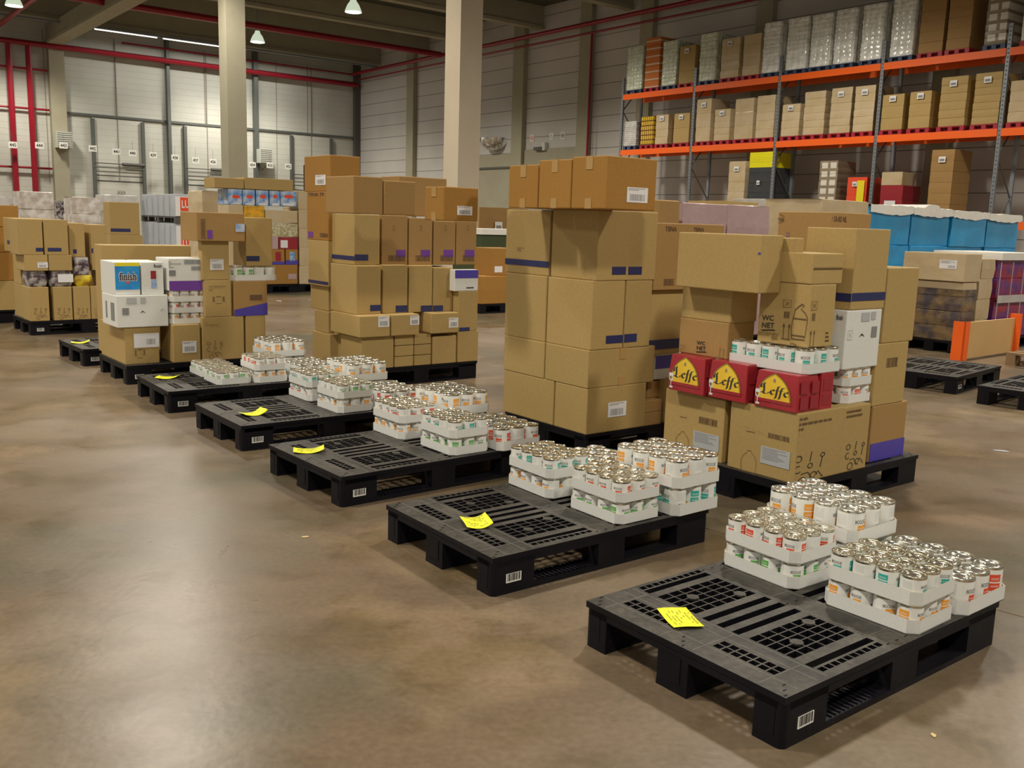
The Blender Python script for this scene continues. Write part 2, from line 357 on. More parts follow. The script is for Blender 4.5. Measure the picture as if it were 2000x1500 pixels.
def carton(C, yaw, du, dv, z0, h, mt='kraft_tan', label='', name='cardboard_box', cat='box', group=None, tape=False, flap=0, bev=.006, tapeface=None, shr=None):
    C = V3(C.x, C.y, 0); du, dv = fit(C, yaw, du, dv, z0, h, shr)
    b = Bx(); b.a = V3(math.cos(yaw), math.sin(yaw), 0); b.n_b = V3(-math.sin(yaw), math.cos(yaw), 0)
    b.C = V3(C.x, C.y, z0); b.du, b.dv, b.h, b.z0, b.yaw = du, dv, h, z0, yaw
    mb = MB(); e = .0015
    # slightly bowed board walls: a 3 x 3 x 3 shell with random bulge
    rr = random.Random(int(C.x*971+C.y*577+z0*331)); bul = min(du, dv, h)*.012
    xs = [e, du/2, du-e]; ys = [e, dv/2, dv-e]; zs = [0, h/2, h]; idx = {}
    B1, B2, B3, B4, B5 = [rr.uniform(-.3, 1)*bul for _ in range(5)]
    for i in range(3):
        for j in range(3):
            for k in range(3):
                if i == j == k == 1: continue
                x, y, z = xs[i], ys[j], zs[k]
                if j == 1 and k == 1: x += (-B1 if i == 0 else B2)*.5
                if i == 1 and k == 1: y += (-B3 if j == 0 else B4)*.5
                if i == 1 and j == 1 and k == 2: z -= abs(B5)*.6
                idx[(i, j, k)] = len(mb.v); mb.v.append((x, y, z))
    def F(q): mb.f.append(tuple(idx[p] for p in q)); mb.m.append(mb.mi(mt))
    for p in range(2):
        for q in range(2):
            F([(p, q, 0), (p, q+1, 0), (p+1, q+1, 0), (p+1, q, 0)]); F([(p, q, 2), (p+1, q, 2), (p+1, q+1, 2), (p, q+1, 2)])
            F([(p, 0, q), (p+1, 0, q), (p+1, 0, q+1), (p, 0, q+1)]); F([(p, 2, q), (p, 2, q+1), (p+1, 2, q+1), (p+1, 2, q)])
            F([(0, p, q), (0, p, q+1), (0, p+1, q+1), (0, p+1, q)]); F([(2, p, q), (2, p+1, q), (2, p+1, q+1), (2, p, q+1)])
    ob = mb.build(name); ob.location = b.C; ob.rotation_euler = (0, 0, yaw)
    for pl in ob.data.polygons: pl.use_smooth = False
    if bev: bevel(ob, bev, 2)
    tag(ob, label, cat, group); b.ob = ob
    if tape:
        t = MB(); w = .025
        tm = 'clear_tape'
        if (du > dv) if tapeface is None else tapeface == 'L':
            t.box(-.0012, du+.0012, dv/2-w, dv/2+w, h-.0003, h+.0012, tm); d_ = min(.07, h*.3)
            t.box(-.0014, 0.002, dv/2-w, dv/2+w, h-d_, h, tm); t2 = MB(); t2.box(-.0014, 0.002, dv/2-w, dv/2+w, 0.001, d_*.8, tm)
        else:
            t.box(du/2-w, du/2+w, -.0012, dv+.0012, h-.0003, h+.0012, tm); d_ = min(.07, h*.3)
            t.box(du/2-w, du/2+w, -.0014, 0.002, h-d_, h, tm); t2 = MB(); t2.box(du/2-w, du/2+w, -.0014, 0.002, 0.001, d_*.8, tm)
        t.build('packing_tape', ob); t2.build('packing_tape', ob)
    return b
def corner(xc, yc, z0): return atz(xc, yc, z0)
def uof(C, yaw, px, py):
    a = V3(math.cos(yaw), math.sin(yaw), 0); n = V3(-math.sin(yaw), math.cos(yaw), 0)
    return (onp(px, py, C, n)-C).dot(a)
def vof(C, yaw, px, py):
    a = V3(math.cos(yaw), math.sin(yaw), 0); n = V3(-math.sin(yaw), math.cos(yaw), 0)
    return (onp(px, py, C, a)-C).dot(n)
# carton whose near corner is seen: pixel of its bottom corner, pixel y of its top, pixel x of its outer edges
def cbox(z0, xc, yb, yt, xl, xr, yaw, mt='kraft_tan', label='', du=None, dv=None, **k):
    C = corner(xc, yb, z0); z1 = zat(C, yt)
    if dv is None: dv = vof(C, yaw, xl, yb)
    if du is None: du = uof(C, yaw, xr, yb)
    return carton(C, yaw, du, dv, z0, z1-z0, mt, label, **k)
# carton of which only one face is seen, flush with the face plane through P (shifted back by off)
def fbox(P, yaw, face, x0, x1, ym, z0, z1, depth, mt='kraft_tan', label='', off=0.0, turn=0.0, vmin=-9, **k):
    a = V3(math.cos(yaw), math.sin(yaw), 0); n = V3(-math.sin(yaw), math.cos(yaw), 0)
    if face == 'R':
        Q = P+n*off; u0 = uof(Q, yaw, x0, ym); u1 = uof(Q, yaw, x1, ym)
        k.setdefault('shr', 'v'); return carton(V3(*(Q+a*u0)[:2], z0), yaw+turn, u1-u0, depth, z0, z1-z0, mt, label, **k)
    Q = P+a*off; v1 = vof(Q, yaw, x0, ym); v0 = max(vof(Q, yaw, x1, ym), vmin)
    k.setdefault('shr', 'u'); return carton(V3(*(Q+n*v0)[:2], z0), yaw+turn, depth, v1-v0, z0, z1-z0, mt, label, **k)
STK = dict(face='x')
def sticker(b, face, rect, **k): return plate(b, face, rect, 'paper', 'barcode_label', bars=(.15, .85, .12, .55), lines=2, **k)
def navy(b, face, rect): return plate(b, face, rect, 'navy_tape', 'blue_tape', label='dark blue tape strip')

# ================================================================== SETTING
fl = MB(); fl.box(-60, 60, -8, 95, -.2, 0, 'floor_concrete'); o = fl.build('floor'); tag(o, kind='structure')
CEIL = 11.0
def sdbox(mb, s0, s1, d0, d1, z0, z1, mt): mb.box(s0, s1, d0, d1, z0, z1, mt)
def sdobj(mb, name, parent=None, smooth=False):
    o = mb.build(name, parent, smooth)
    if not parent: o.location = R0; o.rotation_euler = (0, 0, T)
    return o
def sdbuild(name, fn, kind='structure', label=None, cat=None, group=None):
    mb = MB(); fn(mb); o = sdobj(mb, name); tag(o, label, cat, group, kind); return o
WD = 2.3
sdbuild('wall_right', lambda m: m.box(-25.4, 48, WD, WD+.4, -.1, CEIL+.2, 'panel_right'))
sdbuild('wall_left', lambda m: m.box(-25.4, -25, -60, WD+.3, -.1, CEIL+.2, 'panel_left'))
sdbuild('ceiling', lambda m: m.box(-25.4, 48, -60, WD+.4, CEIL, CEIL+.3, 'deck_sheet'))
n = 0
for s in (-2.15, -7.85, -13.0, -17.4, -22.5, 3.0, 8.2, 13.4, 18.6):   # roof beams running towards the racked wall
    n += 1
    def bm_(m): m.prism([(s-.13, -60), (s+.13, -60), (s+.13, WD), (s-.13, WD)], 10.1, CEIL, 'beige_conc'); m.box(s-.2, s+.2, -60, WD-.01, 10.0, 10.14, 'beige_conc')
    sdbuild('trim_%d' % n, bm_)
def girder(m): m.box(-25, 40, -14.75, -14.25, 9.3, 10.05, 'beige_conc'); m.box(-25, 40, -14.85, -14.15, 9.2, 9.34, 'beige_conc')
n += 1; sdbuild('trim_%d' % n, girder)
# pilasters standing against the racked wall
for s0, s1 in ((-19.1, -18.4), (-9.6, -8.8), (-4.95, -4.25), (-1.35, -.65), (4.4, 5.1), (11.2, 11.9), (17.5, 18.2)):
    n += 1; sdbuild('trim_%d' % n, lambda m: m.box(s0, s1, WD-.25, WD, 0, CEIL, 'beige_conc'))
n += 1; sdbuild('trim_%d' % n, lambda m: (m.box(-25, -24.7, WD-.35, WD, 0, CEIL, 'dark_steel')))
n += 1; sdbuild('trim_%d' % n, lambda m: (m.box(-8.75, -5.0, WD-.08, WD, 4.0, 4.75, 'beige_conc')))       # lower concrete panels beside the mirror
n += 1; sdbuild('trim_%d' % n, lambda m: (m.box(-14.3, -9.65, WD-.08, WD, 4.0, 4.6, 'beige_conc'), m.box(-14.3, -9.65, WD-.1, WD, 3.93, 4.02, 'dark_steel'), m.box(-14.3, -9.65, WD-.04, WD, 0, 3.93, 'beige_conc')))
# dock wall: rail, posts, concrete pilaster
LS = -25
n += 1; sdbuild('trim_%d' % n, lambda m: m.box(LS, LS+.10, -14.2, 2.2, 6.0, 6.12, 'grey_steel'))
n += 1; sdbuild('trim_%d' % n, lambda m: m.box(LS, LS+.4, -14.75, -14.05, 0, 9.3, 'beige_conc'))
for d, z1, w in ((-9.0, 10.2, .16), (-4.2, 10.2, .24)):
    n += 1; sdbuild('trim_%d' % n, lambda m: m.box(LS, LS+.3, d-w/2, d+w/2, 0, z1, 'grey_steel'))
dn = 0
for d0, d1 in ((-12.8, -10.35), (-8.15, -5.7), (-2.05, .45)):        # dock doors with side rails, spring shaft, lower leaf
    dn += 1
    root = empty('door_%d' % dn, R0, T); tag(root, kind='structure')
    m = MB(); m.box(LS+.02, LS+.06, d0, d1, 0, 5.95, 'panel_left'); m.box(LS+.055, LS+.075, d0, d1, 2.82, 2.88, 'grey_steel'); m.box(LS+.055, LS+.07, d0, d1, 3.1, 3.14, 'grey_steel'); m.build('door_leaf', root)
    for d in (d0, d1):
        m = MB(); m.box(LS+.02, LS+.20, d-.08, d+.08, 0, 5.9, 'grey_steel'); m.build('door_rail', root)
    m = MB(); m.tube([(LS+.2, d0, 3.72), (LS+.2, d1, 3.72)], .025, 'dark_steel'); m.tube([(LS+.2, d0+1.35, 3.72), (LS+.2, d1, 3.72)], .085, 'dark_steel'); m.tube([(LS+.2, d0, 3.5), (LS+.2, d1, 3.5)], .02, 'grey_steel'); m.build('door_spring', root, True)
    m = MB(); m.box(LS+.05, LS+.09, (d0+d1)/2-.014, (d0+d1)/2+.014, 2.9, 9.7, 'conduit_grey'); m.build('door_chain', root)
for d in (-14.9, -11.6, -7.0, -2.9, -1.0):                             # thin conduit drops on the dock wall
    n += 1; sdbuild('trim_%d' % n, lambda m: m.box(LS, LS+.02, d-.014, d+.014, 2.6, 9.9, 'conduit_grey'))
# ceiling runs: light trunking on the dock side
n += 1; sdbuild('trim_%d' % n, lambda m: (m.box(-22.66, -22.46, -30, 1.9, 9.90, 9.99, 'lamp_shell'), m.box(-22.15, -22.0, -30, 1.9, 9.80, 9.88, 'galv')))
# columns
for k, (px, py, w) in enumerate(((457.5, 300, .60), (901.5, 300, .54))):
    q = onp(px, py, SD(0, -14.5), DA); s = (q-R0).dot(SA)
    n += 1; sdbuild('trim_%d' % n, lambda m: m.box(s-w/2, s+w/2, -14.5-w/2, -14.5+w/2, 0, 9.3, 'pink_conc' if k else 'beige_conc'))
# red sprinkler pipes
def pipe(pts, r, name='sprinkler_pipe', label='', mt='red_pipe', group='red sprinkler pipes'):
    m = MB(); m.tube(pts, r, mt, 10); o = sdobj(m, name, smooth=True); tag(o, label, 'pipe', group); return o
pipe([(LS+.5, -16.9, 9.1), (LS+.5, 2.0, 9.05)], .13, label='thick red pipe running along the dock wall above the doors')
pipe([(LS+.45, -16.5, 0), (LS+.45, -16.5, 8.97)], .14, label='left of the two upright red riser pipes on the dock wall')
pipe([(LS+.45, -15.65, 0), (LS+.45, -15.65, 8.97)], .14, label='right of the two upright red riser pipes on the dock wall')
pipe([(LS+.3, -11.3, 9.72), (LS+.3, 2.0, 9.66)], .045, label='thin red pipe above the thick pipe on the dock wall')
for z, lb in ((7.95, 'upper'), (6.1, 'middle'), (3.3, 'lowest')):
    pipe([(LS+.24, -22, z), (LS+.24, -14.8, z)], .055, label='%s thin level red pipe crossing the two risers' % lb)
A_ = atz(230, 8, 9.6); B_ = atz(866, 108, 9.6)
def tosd(P): q = P-R0; return (q.dot(SA), q.dot(DA), P.z)
pa, pb = tosd(A_), tosd(B_); sm = (pa[0]+pb[0])/2
pipe([(sm, -34, 9.6), (sm, 1.4, 9.6)], .14, label='thick red pipe under the roof running towards the racked wall')
pipe([(LS+.6, 1.55, 9.62), (47, 1.55, 9.62)], .09, label='red pipe following the racked wall just under the roof')
pipe([(LS+.6, 1.95, 9.35), (47, 1.95, 9.35)], .04, label='thin red pipe below the one following the racked wall')
A_ = atz(4, 44, 9.6); q = tosd(A_); pipe([(-24.4, q[1], 9.6), (20, q[1], 9.6)], .11, label='red pipe crossing the top left corner under the roof')
pipe([(-4.13, WD-.3, 0), (-4.13, WD-.3, 9.4)], .05, label='thin dark red drop pipe beside a concrete pilaster of the racked wall')
m = MB(); m.tube([(LS+.25, -14, 9.25), (LS+.25, 2.0, 9.22)], .03, 'dark_steel', 6); tag(sdobj(m, 'conduit_pipe', smooth=True), 'thin dark conduit between the red pipes on the dock wall', 'pipe')
# high-bay lamps hanging in view
def lamp(s, d, z, label):
    r = empty('ceiling_lamp', SD(s, d, z)); tag(r, label, 'lamp', 'high bay lamps')
    m = MB(); m.lathe([(.06, .52), (.10, .50), (.13, .40), (.22, .28), (.30, .10), (.33, 0), (.315, 0), (.20, .25), (.11, .38)], 24, 'lamp_dome'); m.build('lamp_shade', r, True)
    m = MB(); m.lathe([(0, .06), (.29, .06), (.29, .09)], 24, 'lamp_glow'); m.build('lamp_lens', r)
    m = MB(); m.box(-.09, .09, -.09, .09, .5, .72, 'galv'); m.tube([(0, 0, .7), (0, 0, CEIL-z)], .015, 'galv', 6); m.build('lamp_housing', r)
for px, py, lb in ((690, 16, 'bright bell shaped lamp hanging beside the roof pipe, top centre'), (503, 76, 'bell shaped lamp just right of the left column'), (27, 4, 'bluish bell lamp in the top left corner')):
    q = atz(px, py, 9.35); s, d, z = tosd(q); lamp(s, d, 9.2, lb)
for d0, d1, lb in ((-13.2, -10.2, 'left'), (-10.0, -7.0, 'right')):
    m = MB(); m.box(-22.5, -22.36, d0, d1, 9.83, 9.9, 'lamp_shell'); o = sdobj(m, 'fluorescent_lamp'); tag(o, '%s of two lit fluorescent strips under the roof near the dock wall' % lb, 'lamp', 'fluorescent strips')
    m = MB(); m.tube([(-22.43, d0+.05, 9.81), (-22.43, d1-.05, 9.81)], .025, 'tube_glow'); q_ = m.build('lamp_tube', o, True)
ld = bpy.data.lights.new('strip_light', 'AREA'); ld.shape = 'RECTANGLE'; ld.size = .15; ld.size_y = 6; ld.energy = 120; ld.color = (1, .97, .88)
lo = bpy.data.objects.new('strip_light', ld); COL.objects.link(lo); lo.location = SD(-22.43, -10.1, 9.76); lo.rotation_euler = (0, 0, T)
ld = bpy.data.lights.new('strip_light', 'AREA'); ld.shape = 'RECTANGLE'; ld.size = .15; ld.size_y = 6; ld.energy = 190; ld.color = (1, .97, .88)
lo = bpy.data.objects.new('strip_light', ld); COL.objects.link(lo); lo.location = SD(-22.43, -5.5, 9.76); lo.rotation_euler = (0, 0, T)
# heater / vent boxes on the dock wall
for px, py, lb in ((118, 275, 'grey louvred heater box on the concrete pilaster at the left'), (508, 306, 'grey louvred heater box on the post right of the left column')):
    d, z = rld(px, py)
    r = empty('wall_heater', SD(LS+.6, d, z), T); tag(r, lb, 'heater', 'louvred wall heaters')
    m = MB(); m.box(-.25, .25, -.36, .36, -.38, .38, 'lamp_shell'); m.build('housing', r)
    m = MB(); m.box(.25, .27, -.33, .33, -.35, .35, 'louvre'); m.build('louvre_grille', r)
    m = MB(); m.tube([(-.2, -.3, -.38), (-.3, 0, -.75), (-.2, .3, -.38)], .02, 'dark_steel', 6); m.build('bracket', r)
# bay number plates
NUMS = [('445', 25, 283), ('444', 77, 284), ('443', 124, 284), ('442', 181, 290), ('441', 227, 296), ('440', 259, 299), ('439', 299, 303), ('438', 342, 308), ('437', 382, 313), ('436', 416, 316), ('434', 493, 322), ('433', 527, 323), ('432', 563, 325)]
for t, px, py in NUMS:
    q = onp(px, py, SD(LS+1.0, 0), SA); d = (q-R0).dot(DA)
    r = empty('bay_sign', SD(LS+1.0, d, q.z), T); tag(r, 'small white hanging plate reading %s on the dock wall' % t, 'sign', 'bay number plates')
    m = MB(); m.box(-.01, .01, -.19, .19, -.15, .15, 'sign_white'); m.build('sign_plate', r)
    vs, fs = text_polys(t, True); m = MB(); m.mi('ink_black'); m.v = [(.014, -.14+.28*x, -.08+.16*y) for x, y in vs]; m.f = fs; m.m = [0]*len(fs); m.build('sign_number', r)
    m = MB(); m.tube([(0, 0, .15), (0, 0, .6)], .006, 'grey_steel', 4); m.build('sign_hanger', r)
q = onp(237, 376, SD(LS+.07, 0), SA); vs, fs = text_polys('333', True); m = MB(); m.mi('ink_grey'); m.v = [(LS+.08, (q-R0).dot(DA)-.2+.4*x, q.z-.08+.16*y) for x, y in vs]; m.f = fs; m.m = [0]*len(fs)
tag(sdobj(m, 'door_number'), 'grey number 333 on the leaf of the left dock door', 'sign')
# half-dome mirror and small signs on the racked wall
s, z = rsd(968, 283, WD-.1)
m = MB(); pr_ = [(.80*math.cos(math.radians(a)), -.62*math.sin(math.radians(a))) for a in range(0, 91, 10)]
for i in range(len(pr_)-1):
    for j in range(24):
        a0, a1 = PI+PI*j/24, PI+PI*(j+1)/24; (r0, h0), (r1, h1) = pr_[i], pr_[i+1]
        m.quad([(r0*math.cos(a0), r0*math.sin(a0), h0), (r0*math.cos(a1), r0*math.sin(a1), h0), (r1*math.cos(a1), r1*math.sin(a1), h1), (r1*math.cos(a0), r1*math.sin(a0), h1)][::-1], 'mirror')
o = m.build('convex_mirror', None, True); o.location = SD(s, WD-.1, z+.3); o.rotation_euler = (0, 0, T); tag(o, 'half dome convex safety mirror on the racked wall', 'mirror')
for px, py, mt, sh, lb in ((1040, 270, 'ink_red', 'ring', 'small round red prohibition sign on the racked wall'), (1078, 267, 'ink_grey', 'tri', 'small triangular sign on the racked wall'), (1100, 265, 'ink_black', 'ring', 'small round black sign on the racked wall')):
    s, z = rsd(px, py, WD); m = MB()
    m.box(s-.14, s+.14, WD-.03, WD-.001, z-.16, z+.16, 'sign_white')
    vs, fs = strokes([arc(.5, .5, .35, 0, 360, 16), [(.25, .5), (.75, .5)]] if sh == 'ring' else [[(.5, .85), (.9, .15), (.1, .15), (.5, .85)]], .12)
    n0 = len(m.v); m.v += [(s-.12+.24*x, WD-.034, z-.12+.24*y) for x, y in vs]; m.f += [tuple(n0+i for i in f) for f in fs]; m.m += [m.mi(mt)]*len(fs)
    tag(sdobj(m, 'wall_sign'), lb, 'sign')
s, z = rsd(1062, 290, WD); m = MB(); m.box(s-.45, s+.1, WD-.25, WD-.1, z-.08, z+.06, 'dark_steel'); m.box(s+.05, s+.3, WD-.2, WD, z-.1, z+.25, 'lamp_shell'); tag(sdobj(m, 'wall_camera'), 'small grey camera box on a bracket on the racked wall', 'camera')

# ================================================================== PALLETS
PL, PW, PH = 1.2, .8, .155
def deck_mesh():
    holes = []
    def grid(u0, u1, v0, v1, nu, nv, rib=.006):
        du, dv = (u1-u0)/nu, (v1-v0)/nv
        for i in range(nu):
            for j in range(nv): holes.append((u0+i*du+rib/2, u0+(i+1)*du-rib/2, v0+j*dv+rib/2, v0+(j+1)*dv-rib/2))
    half = []
    def half_holes():
        grid(.083, .145, .100, .332, 2, 7); grid(.083, .145, .484, .716, 2, 7)
        grid(.218, .536, .032, .060, 10, 1); holes.append((.215, .536, .067, .094))
        grid(.218, .536, .132, .302, 6, 5, .005)
        for v0, v1 in ((.334, .362), (.394, .424), (.454, .484)): holes.append((.215, .538, v0, v1))
        grid(.222, .538, .516, .692, 6, 5, .005)
        holes.append((.222, .540, .724, .752)); grid(.225, .540, .758, .786, 10, 1)
    half_holes()
    holes += [(1.2-u1, 1.2-u0, v0, v1) for (u0, u1, v0, v1) in list(holes)]
    us = sorted({0.0, PL} | {round(h[i], 5) for h in holes for i in (0, 1)}); vs = sorted({0.0, PW} | {round(h[i], 5) for h in holes for i in (2, 3)})
    H = {}
    for h in holes:
        for i in range(len(us)-1):
            if us[i] >= h[0]-3e-5 and us[i+1] <= h[1]+3e-5:
                for j in range(len(vs)-1):
                    if vs[j] >= h[2]-3e-5 and vs[j+1] <= h[3]+3e-5: H[(i, j)] = 1
    m = MB(); z0, z1 = PH-.022, PH; idx = {}
    def P(i, j, z):
        k = (i, j, z)
        if k not in idx: idx[k] = len(m.v); m.v.append((us[i], vs[j], z))
        return idx[k]
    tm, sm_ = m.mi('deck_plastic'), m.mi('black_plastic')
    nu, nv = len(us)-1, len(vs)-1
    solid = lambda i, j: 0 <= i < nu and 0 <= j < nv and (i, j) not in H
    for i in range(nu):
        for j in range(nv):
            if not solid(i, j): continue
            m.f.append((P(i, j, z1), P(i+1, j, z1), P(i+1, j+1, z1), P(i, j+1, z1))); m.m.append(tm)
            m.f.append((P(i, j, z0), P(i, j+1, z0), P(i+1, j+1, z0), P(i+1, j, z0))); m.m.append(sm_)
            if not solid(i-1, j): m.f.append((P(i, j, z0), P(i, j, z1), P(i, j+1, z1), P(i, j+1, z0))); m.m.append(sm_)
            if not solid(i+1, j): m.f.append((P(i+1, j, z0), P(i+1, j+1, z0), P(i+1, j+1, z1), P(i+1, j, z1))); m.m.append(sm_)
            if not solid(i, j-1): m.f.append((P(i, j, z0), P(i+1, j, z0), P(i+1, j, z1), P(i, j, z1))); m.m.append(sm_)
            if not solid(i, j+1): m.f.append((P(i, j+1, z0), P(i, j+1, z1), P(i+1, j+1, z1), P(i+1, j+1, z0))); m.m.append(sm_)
    for c, v in ((.325, .200), (.485, .270), (.327, .621), (.487, .550)):
        for u in (c, 1.2-c): m.prism([(u+.021*math.cos(2*PI*i/20), v+.021*math.sin(2*PI*i/20)) for i in range(20)], z1-.006, z1+.0008, 'deck_plastic')
    for u in (.07, .16, .205, .552, .648, .995, 1.04, 1.13):
        for v0_, v1_ in ((.012, .028), (.105, .125), (.31, .33), (.365, .39), (.43, .45), (.49, .51), (.70, .72), (.765, .785)) if 0 else ((.012, PW-.012),):
            m.box(u-.0009, u+.0009, v0_, v1_, z1, z1+.0007, 'scuff')
    for v in (.098, .343, .47, .72):
        for ua, ub in ((.012, .205), (.552, .648), (.995, 1.188)): m.box(ua, ub, v-.0009, v+.0009, z1, z1+.0007, 'scuff')
    # outer skirt, raised seams and rivets on the borders
    e = .004; zs = PH-.042
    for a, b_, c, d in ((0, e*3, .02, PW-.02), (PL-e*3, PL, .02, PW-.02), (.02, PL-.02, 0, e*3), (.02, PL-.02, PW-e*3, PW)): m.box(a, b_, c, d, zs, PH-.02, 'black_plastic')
    for u in (.035, .60, 1.165):
        for v in (.03, .40, .77):
            for k in range(3):
                uu, vv = u+(k-1)*.05*(.5 if u in (.035, 1.165) else 1), v+(k-1)*.02*(1 if u != .6 else 0); uu = min(max(uu, .012), PL-.012)
                m.box(uu-.006, uu+.006, vv-.002, vv+.002, z1, z1+.0015, 'black_plastic')
    return m.mesh('deck')
def rounded(x0, x1, y0, y1, r, which=(1, 1, 1, 1), n=5):
    pts = []
    for (cx, cy, a0), on in zip(((x0+r, y0+r, 180), (x1-r, y0+r, 270), (x1-r, y1-r, 0), (x0+r, y1-r, 90)), which):
        if on: pts += [(cx+r*math.cos(math.radians(a0+90*i/n)), cy+r*math.sin(math.radians(a0+90*i/n))) for i in range(n+1)]
        else: pts.append({180: (x0, y0), 270: (x1, y0), 0: (x1, y1), 90: (x0, y1)}[a0])
    return pts
FEET = [(0, .20), (.535, .685), (1.0, 1.2)]; FV = [(0, .10), (.345, .470), (.70, .80)]
def pallet_proto():
    r = empty('plastic_pallet', (0, 0, 0))
    link('deck', deck_mesh(), r)
    for i, (u0, u1) in enumerate(FEET):
        for j, (v0, v1) in enumerate(FV):
            m = MB(); wh = (i == 0 and j == 0, i == 2 and j == 0, i == 2 and j == 2, i == 0 and j == 2)
            e = .001 if not any(wh) else 0
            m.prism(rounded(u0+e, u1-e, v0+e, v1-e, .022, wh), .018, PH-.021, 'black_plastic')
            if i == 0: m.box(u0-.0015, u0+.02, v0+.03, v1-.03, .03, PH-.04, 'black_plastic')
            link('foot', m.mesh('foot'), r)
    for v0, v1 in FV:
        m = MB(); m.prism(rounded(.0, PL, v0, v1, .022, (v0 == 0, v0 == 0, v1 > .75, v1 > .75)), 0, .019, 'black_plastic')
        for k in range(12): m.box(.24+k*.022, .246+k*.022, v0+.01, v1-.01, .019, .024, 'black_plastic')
        link('skid', m.mesh('skid'), r)
    # barcode plate near the front corner
    m = MB(); m.box(.064, .136, -.0022, -.0002, .044, .080, 'sign_white'); x = .070
    for w, g_ in ((.003, .003), (.006, .002), (.002, .003), (.004, .003), (.007, .002), (.003, .003), (.005, .003), (.002, .003), (.006, .002)): m.box(x, x+w, -.0028, -.0022, .050, .0795, 'ink_black'); x += w+g_
    link('barcode_label', m.mesh('barcode_label'), r)
    return r
proto = pallet_proto(); reg(proto)
PK = {2: (.763, 2.37, 37.9), 3: (-.0511, 3.372, 37.4), 4: (-.812, 4.43, 39.8), 5: (-1.598, 5.476, 37.6), 6: (-2.40, 6.49, 36.6), 7: (-3.12, 7.54, 38.2), 8: (-3.855, 8.387, 39.9)}
_used = False
def pallet(x, y, deg, label, group=None, z=0):
    global _used
    o = proto if not _used else copy_tree(proto); _used = True
    o.location = (x, y, z); o.rotation_euler = (0, 0, math.radians(deg)); o['label'] = label; o['category'] = 'pallet'
    if group: o['group'] = group
    return o
PG = 'black plastic pallets'
pallet(*PK[2], 'nearest black plastic pallet, carrying trays of tins and a yellow note', PG)
pallet(*PK[3], 'second black pallet from the front, with tins and a curled note', PG)
pallet(*PK[4], 'third black pallet from the front, with tins and a note', PG)
pallet(*PK[5], 'fourth black pallet from the front, with tins and a folded note', PG)
pallet(*PK[6], 'fifth black pallet from the front, smallest load of tins', PG)
pallet(*PK[7], 'black pallet under the white dishwasher tablet cartons', PG)
pallet(*PK[8], 'empty black pallet with a yellow note behind the white cartons', PG)
PS2, PS3, PS1, PSL = (.45, 5.517, 37.8), (1.395, 4.53, 38.3), (-1.265, 7.69, 38.0), (-5.33, 10.36, 40.0)
pallet(*PS2, 'black pallet under the tall carton stack in the middle', PG)
pallet(*PS3, 'black pallet under the cartons with red beer packs', PG)
pallet(*PS1, 'black pallet under the tall stack left of the pale column', PG)
pallet(*PSL, 'black pallet under the brown cartons at the far left', PG)
pallet(3.95, 8.31, 46, 'empty black pallet at the right beside the orange framed board', PG)
pallet(4.49, 7.32, 44, 'empty black pallet cut by the right picture edge', PG)
def note(k, u, v, w, h, ang, curl, label):
    x, y, dg = PK[k]; t = math.radians(dg); X = x+u*math.cos(t)-v*math.sin(t); Y = y+u*math.sin(t)+v*math.cos(t)
    m = MB(); n = 10; vs, fs = [], []
    for i in range(n+1):
        for j in range(5):
            a, b_ = i/n-.5, j/4-.5; z = .002+curl*(abs(a)*2)**2*(1.0 if a > 0 else .45)+.003*math.sin(j*1.3)*(abs(a))
            vs.append((a*w, b_*h, z))
    for i in range(n):
        for j in range(4): q = i*5+j; fs.append((q, q+5, q+6, q+1))
    m.mi('yellow_paper'); m.v = vs; m.f = fs; m.m = [0]*len(fs); o = m.build('paper_note', None, True); o.location = (X, Y, PH+.001); o.rotation_euler = (0, 0, math.radians(ang)); tag(o, label, 'note', 'yellow notes on pallets')
    so = o.modifiers.new('thick', 'SOLIDIFY'); so.thickness = .0006
    m = MB(); rr = random.Random(k)
    for r_ in range(7):
        x0 = -.36*w
        while x0 < .3*w:
            l = rr.uniform(.03, .12)*w
            if rr.random() < .7:
                zz = lambda q: .0035+curl*(abs(q/w)*2)**2*(1.0 if q > 0 else .45)
                y0 = h*(.38-r_*.12); m.quad([(x0, y0, zz(x0)), (x0+l, y0, zz(x0+l)), (x0+l, y0+h*.035, zz(x0+l)), (x0, y0+h*.035, zz(x0))], 'yellow_ink')
            x0 += l+.02*w
    m.build('printed_text', o)
note(2, .151, .519, .157, .102, -78.5, .006, 'curled yellow paper note on the nearest pallet')
note(3, .185, .375, .110, .150, 15, .022, 'curled yellow paper note on the second pallet from the front')
note(4, .110, .545, .16, .11, 12, .022, 'folded yellow note on the third pallet from the front')
note(5, .190, .287, .15, .11, 40, .03, 'yellow note standing up at its edge on the fourth pallet')
note(6, .165, .571, .16, .11, 5, .018, 'yellow note on the fifth pallet from the front')
note(8, .100, .444, .16, .11, 25, .025, 'yellow note on the empty pallet behind the white cartons')

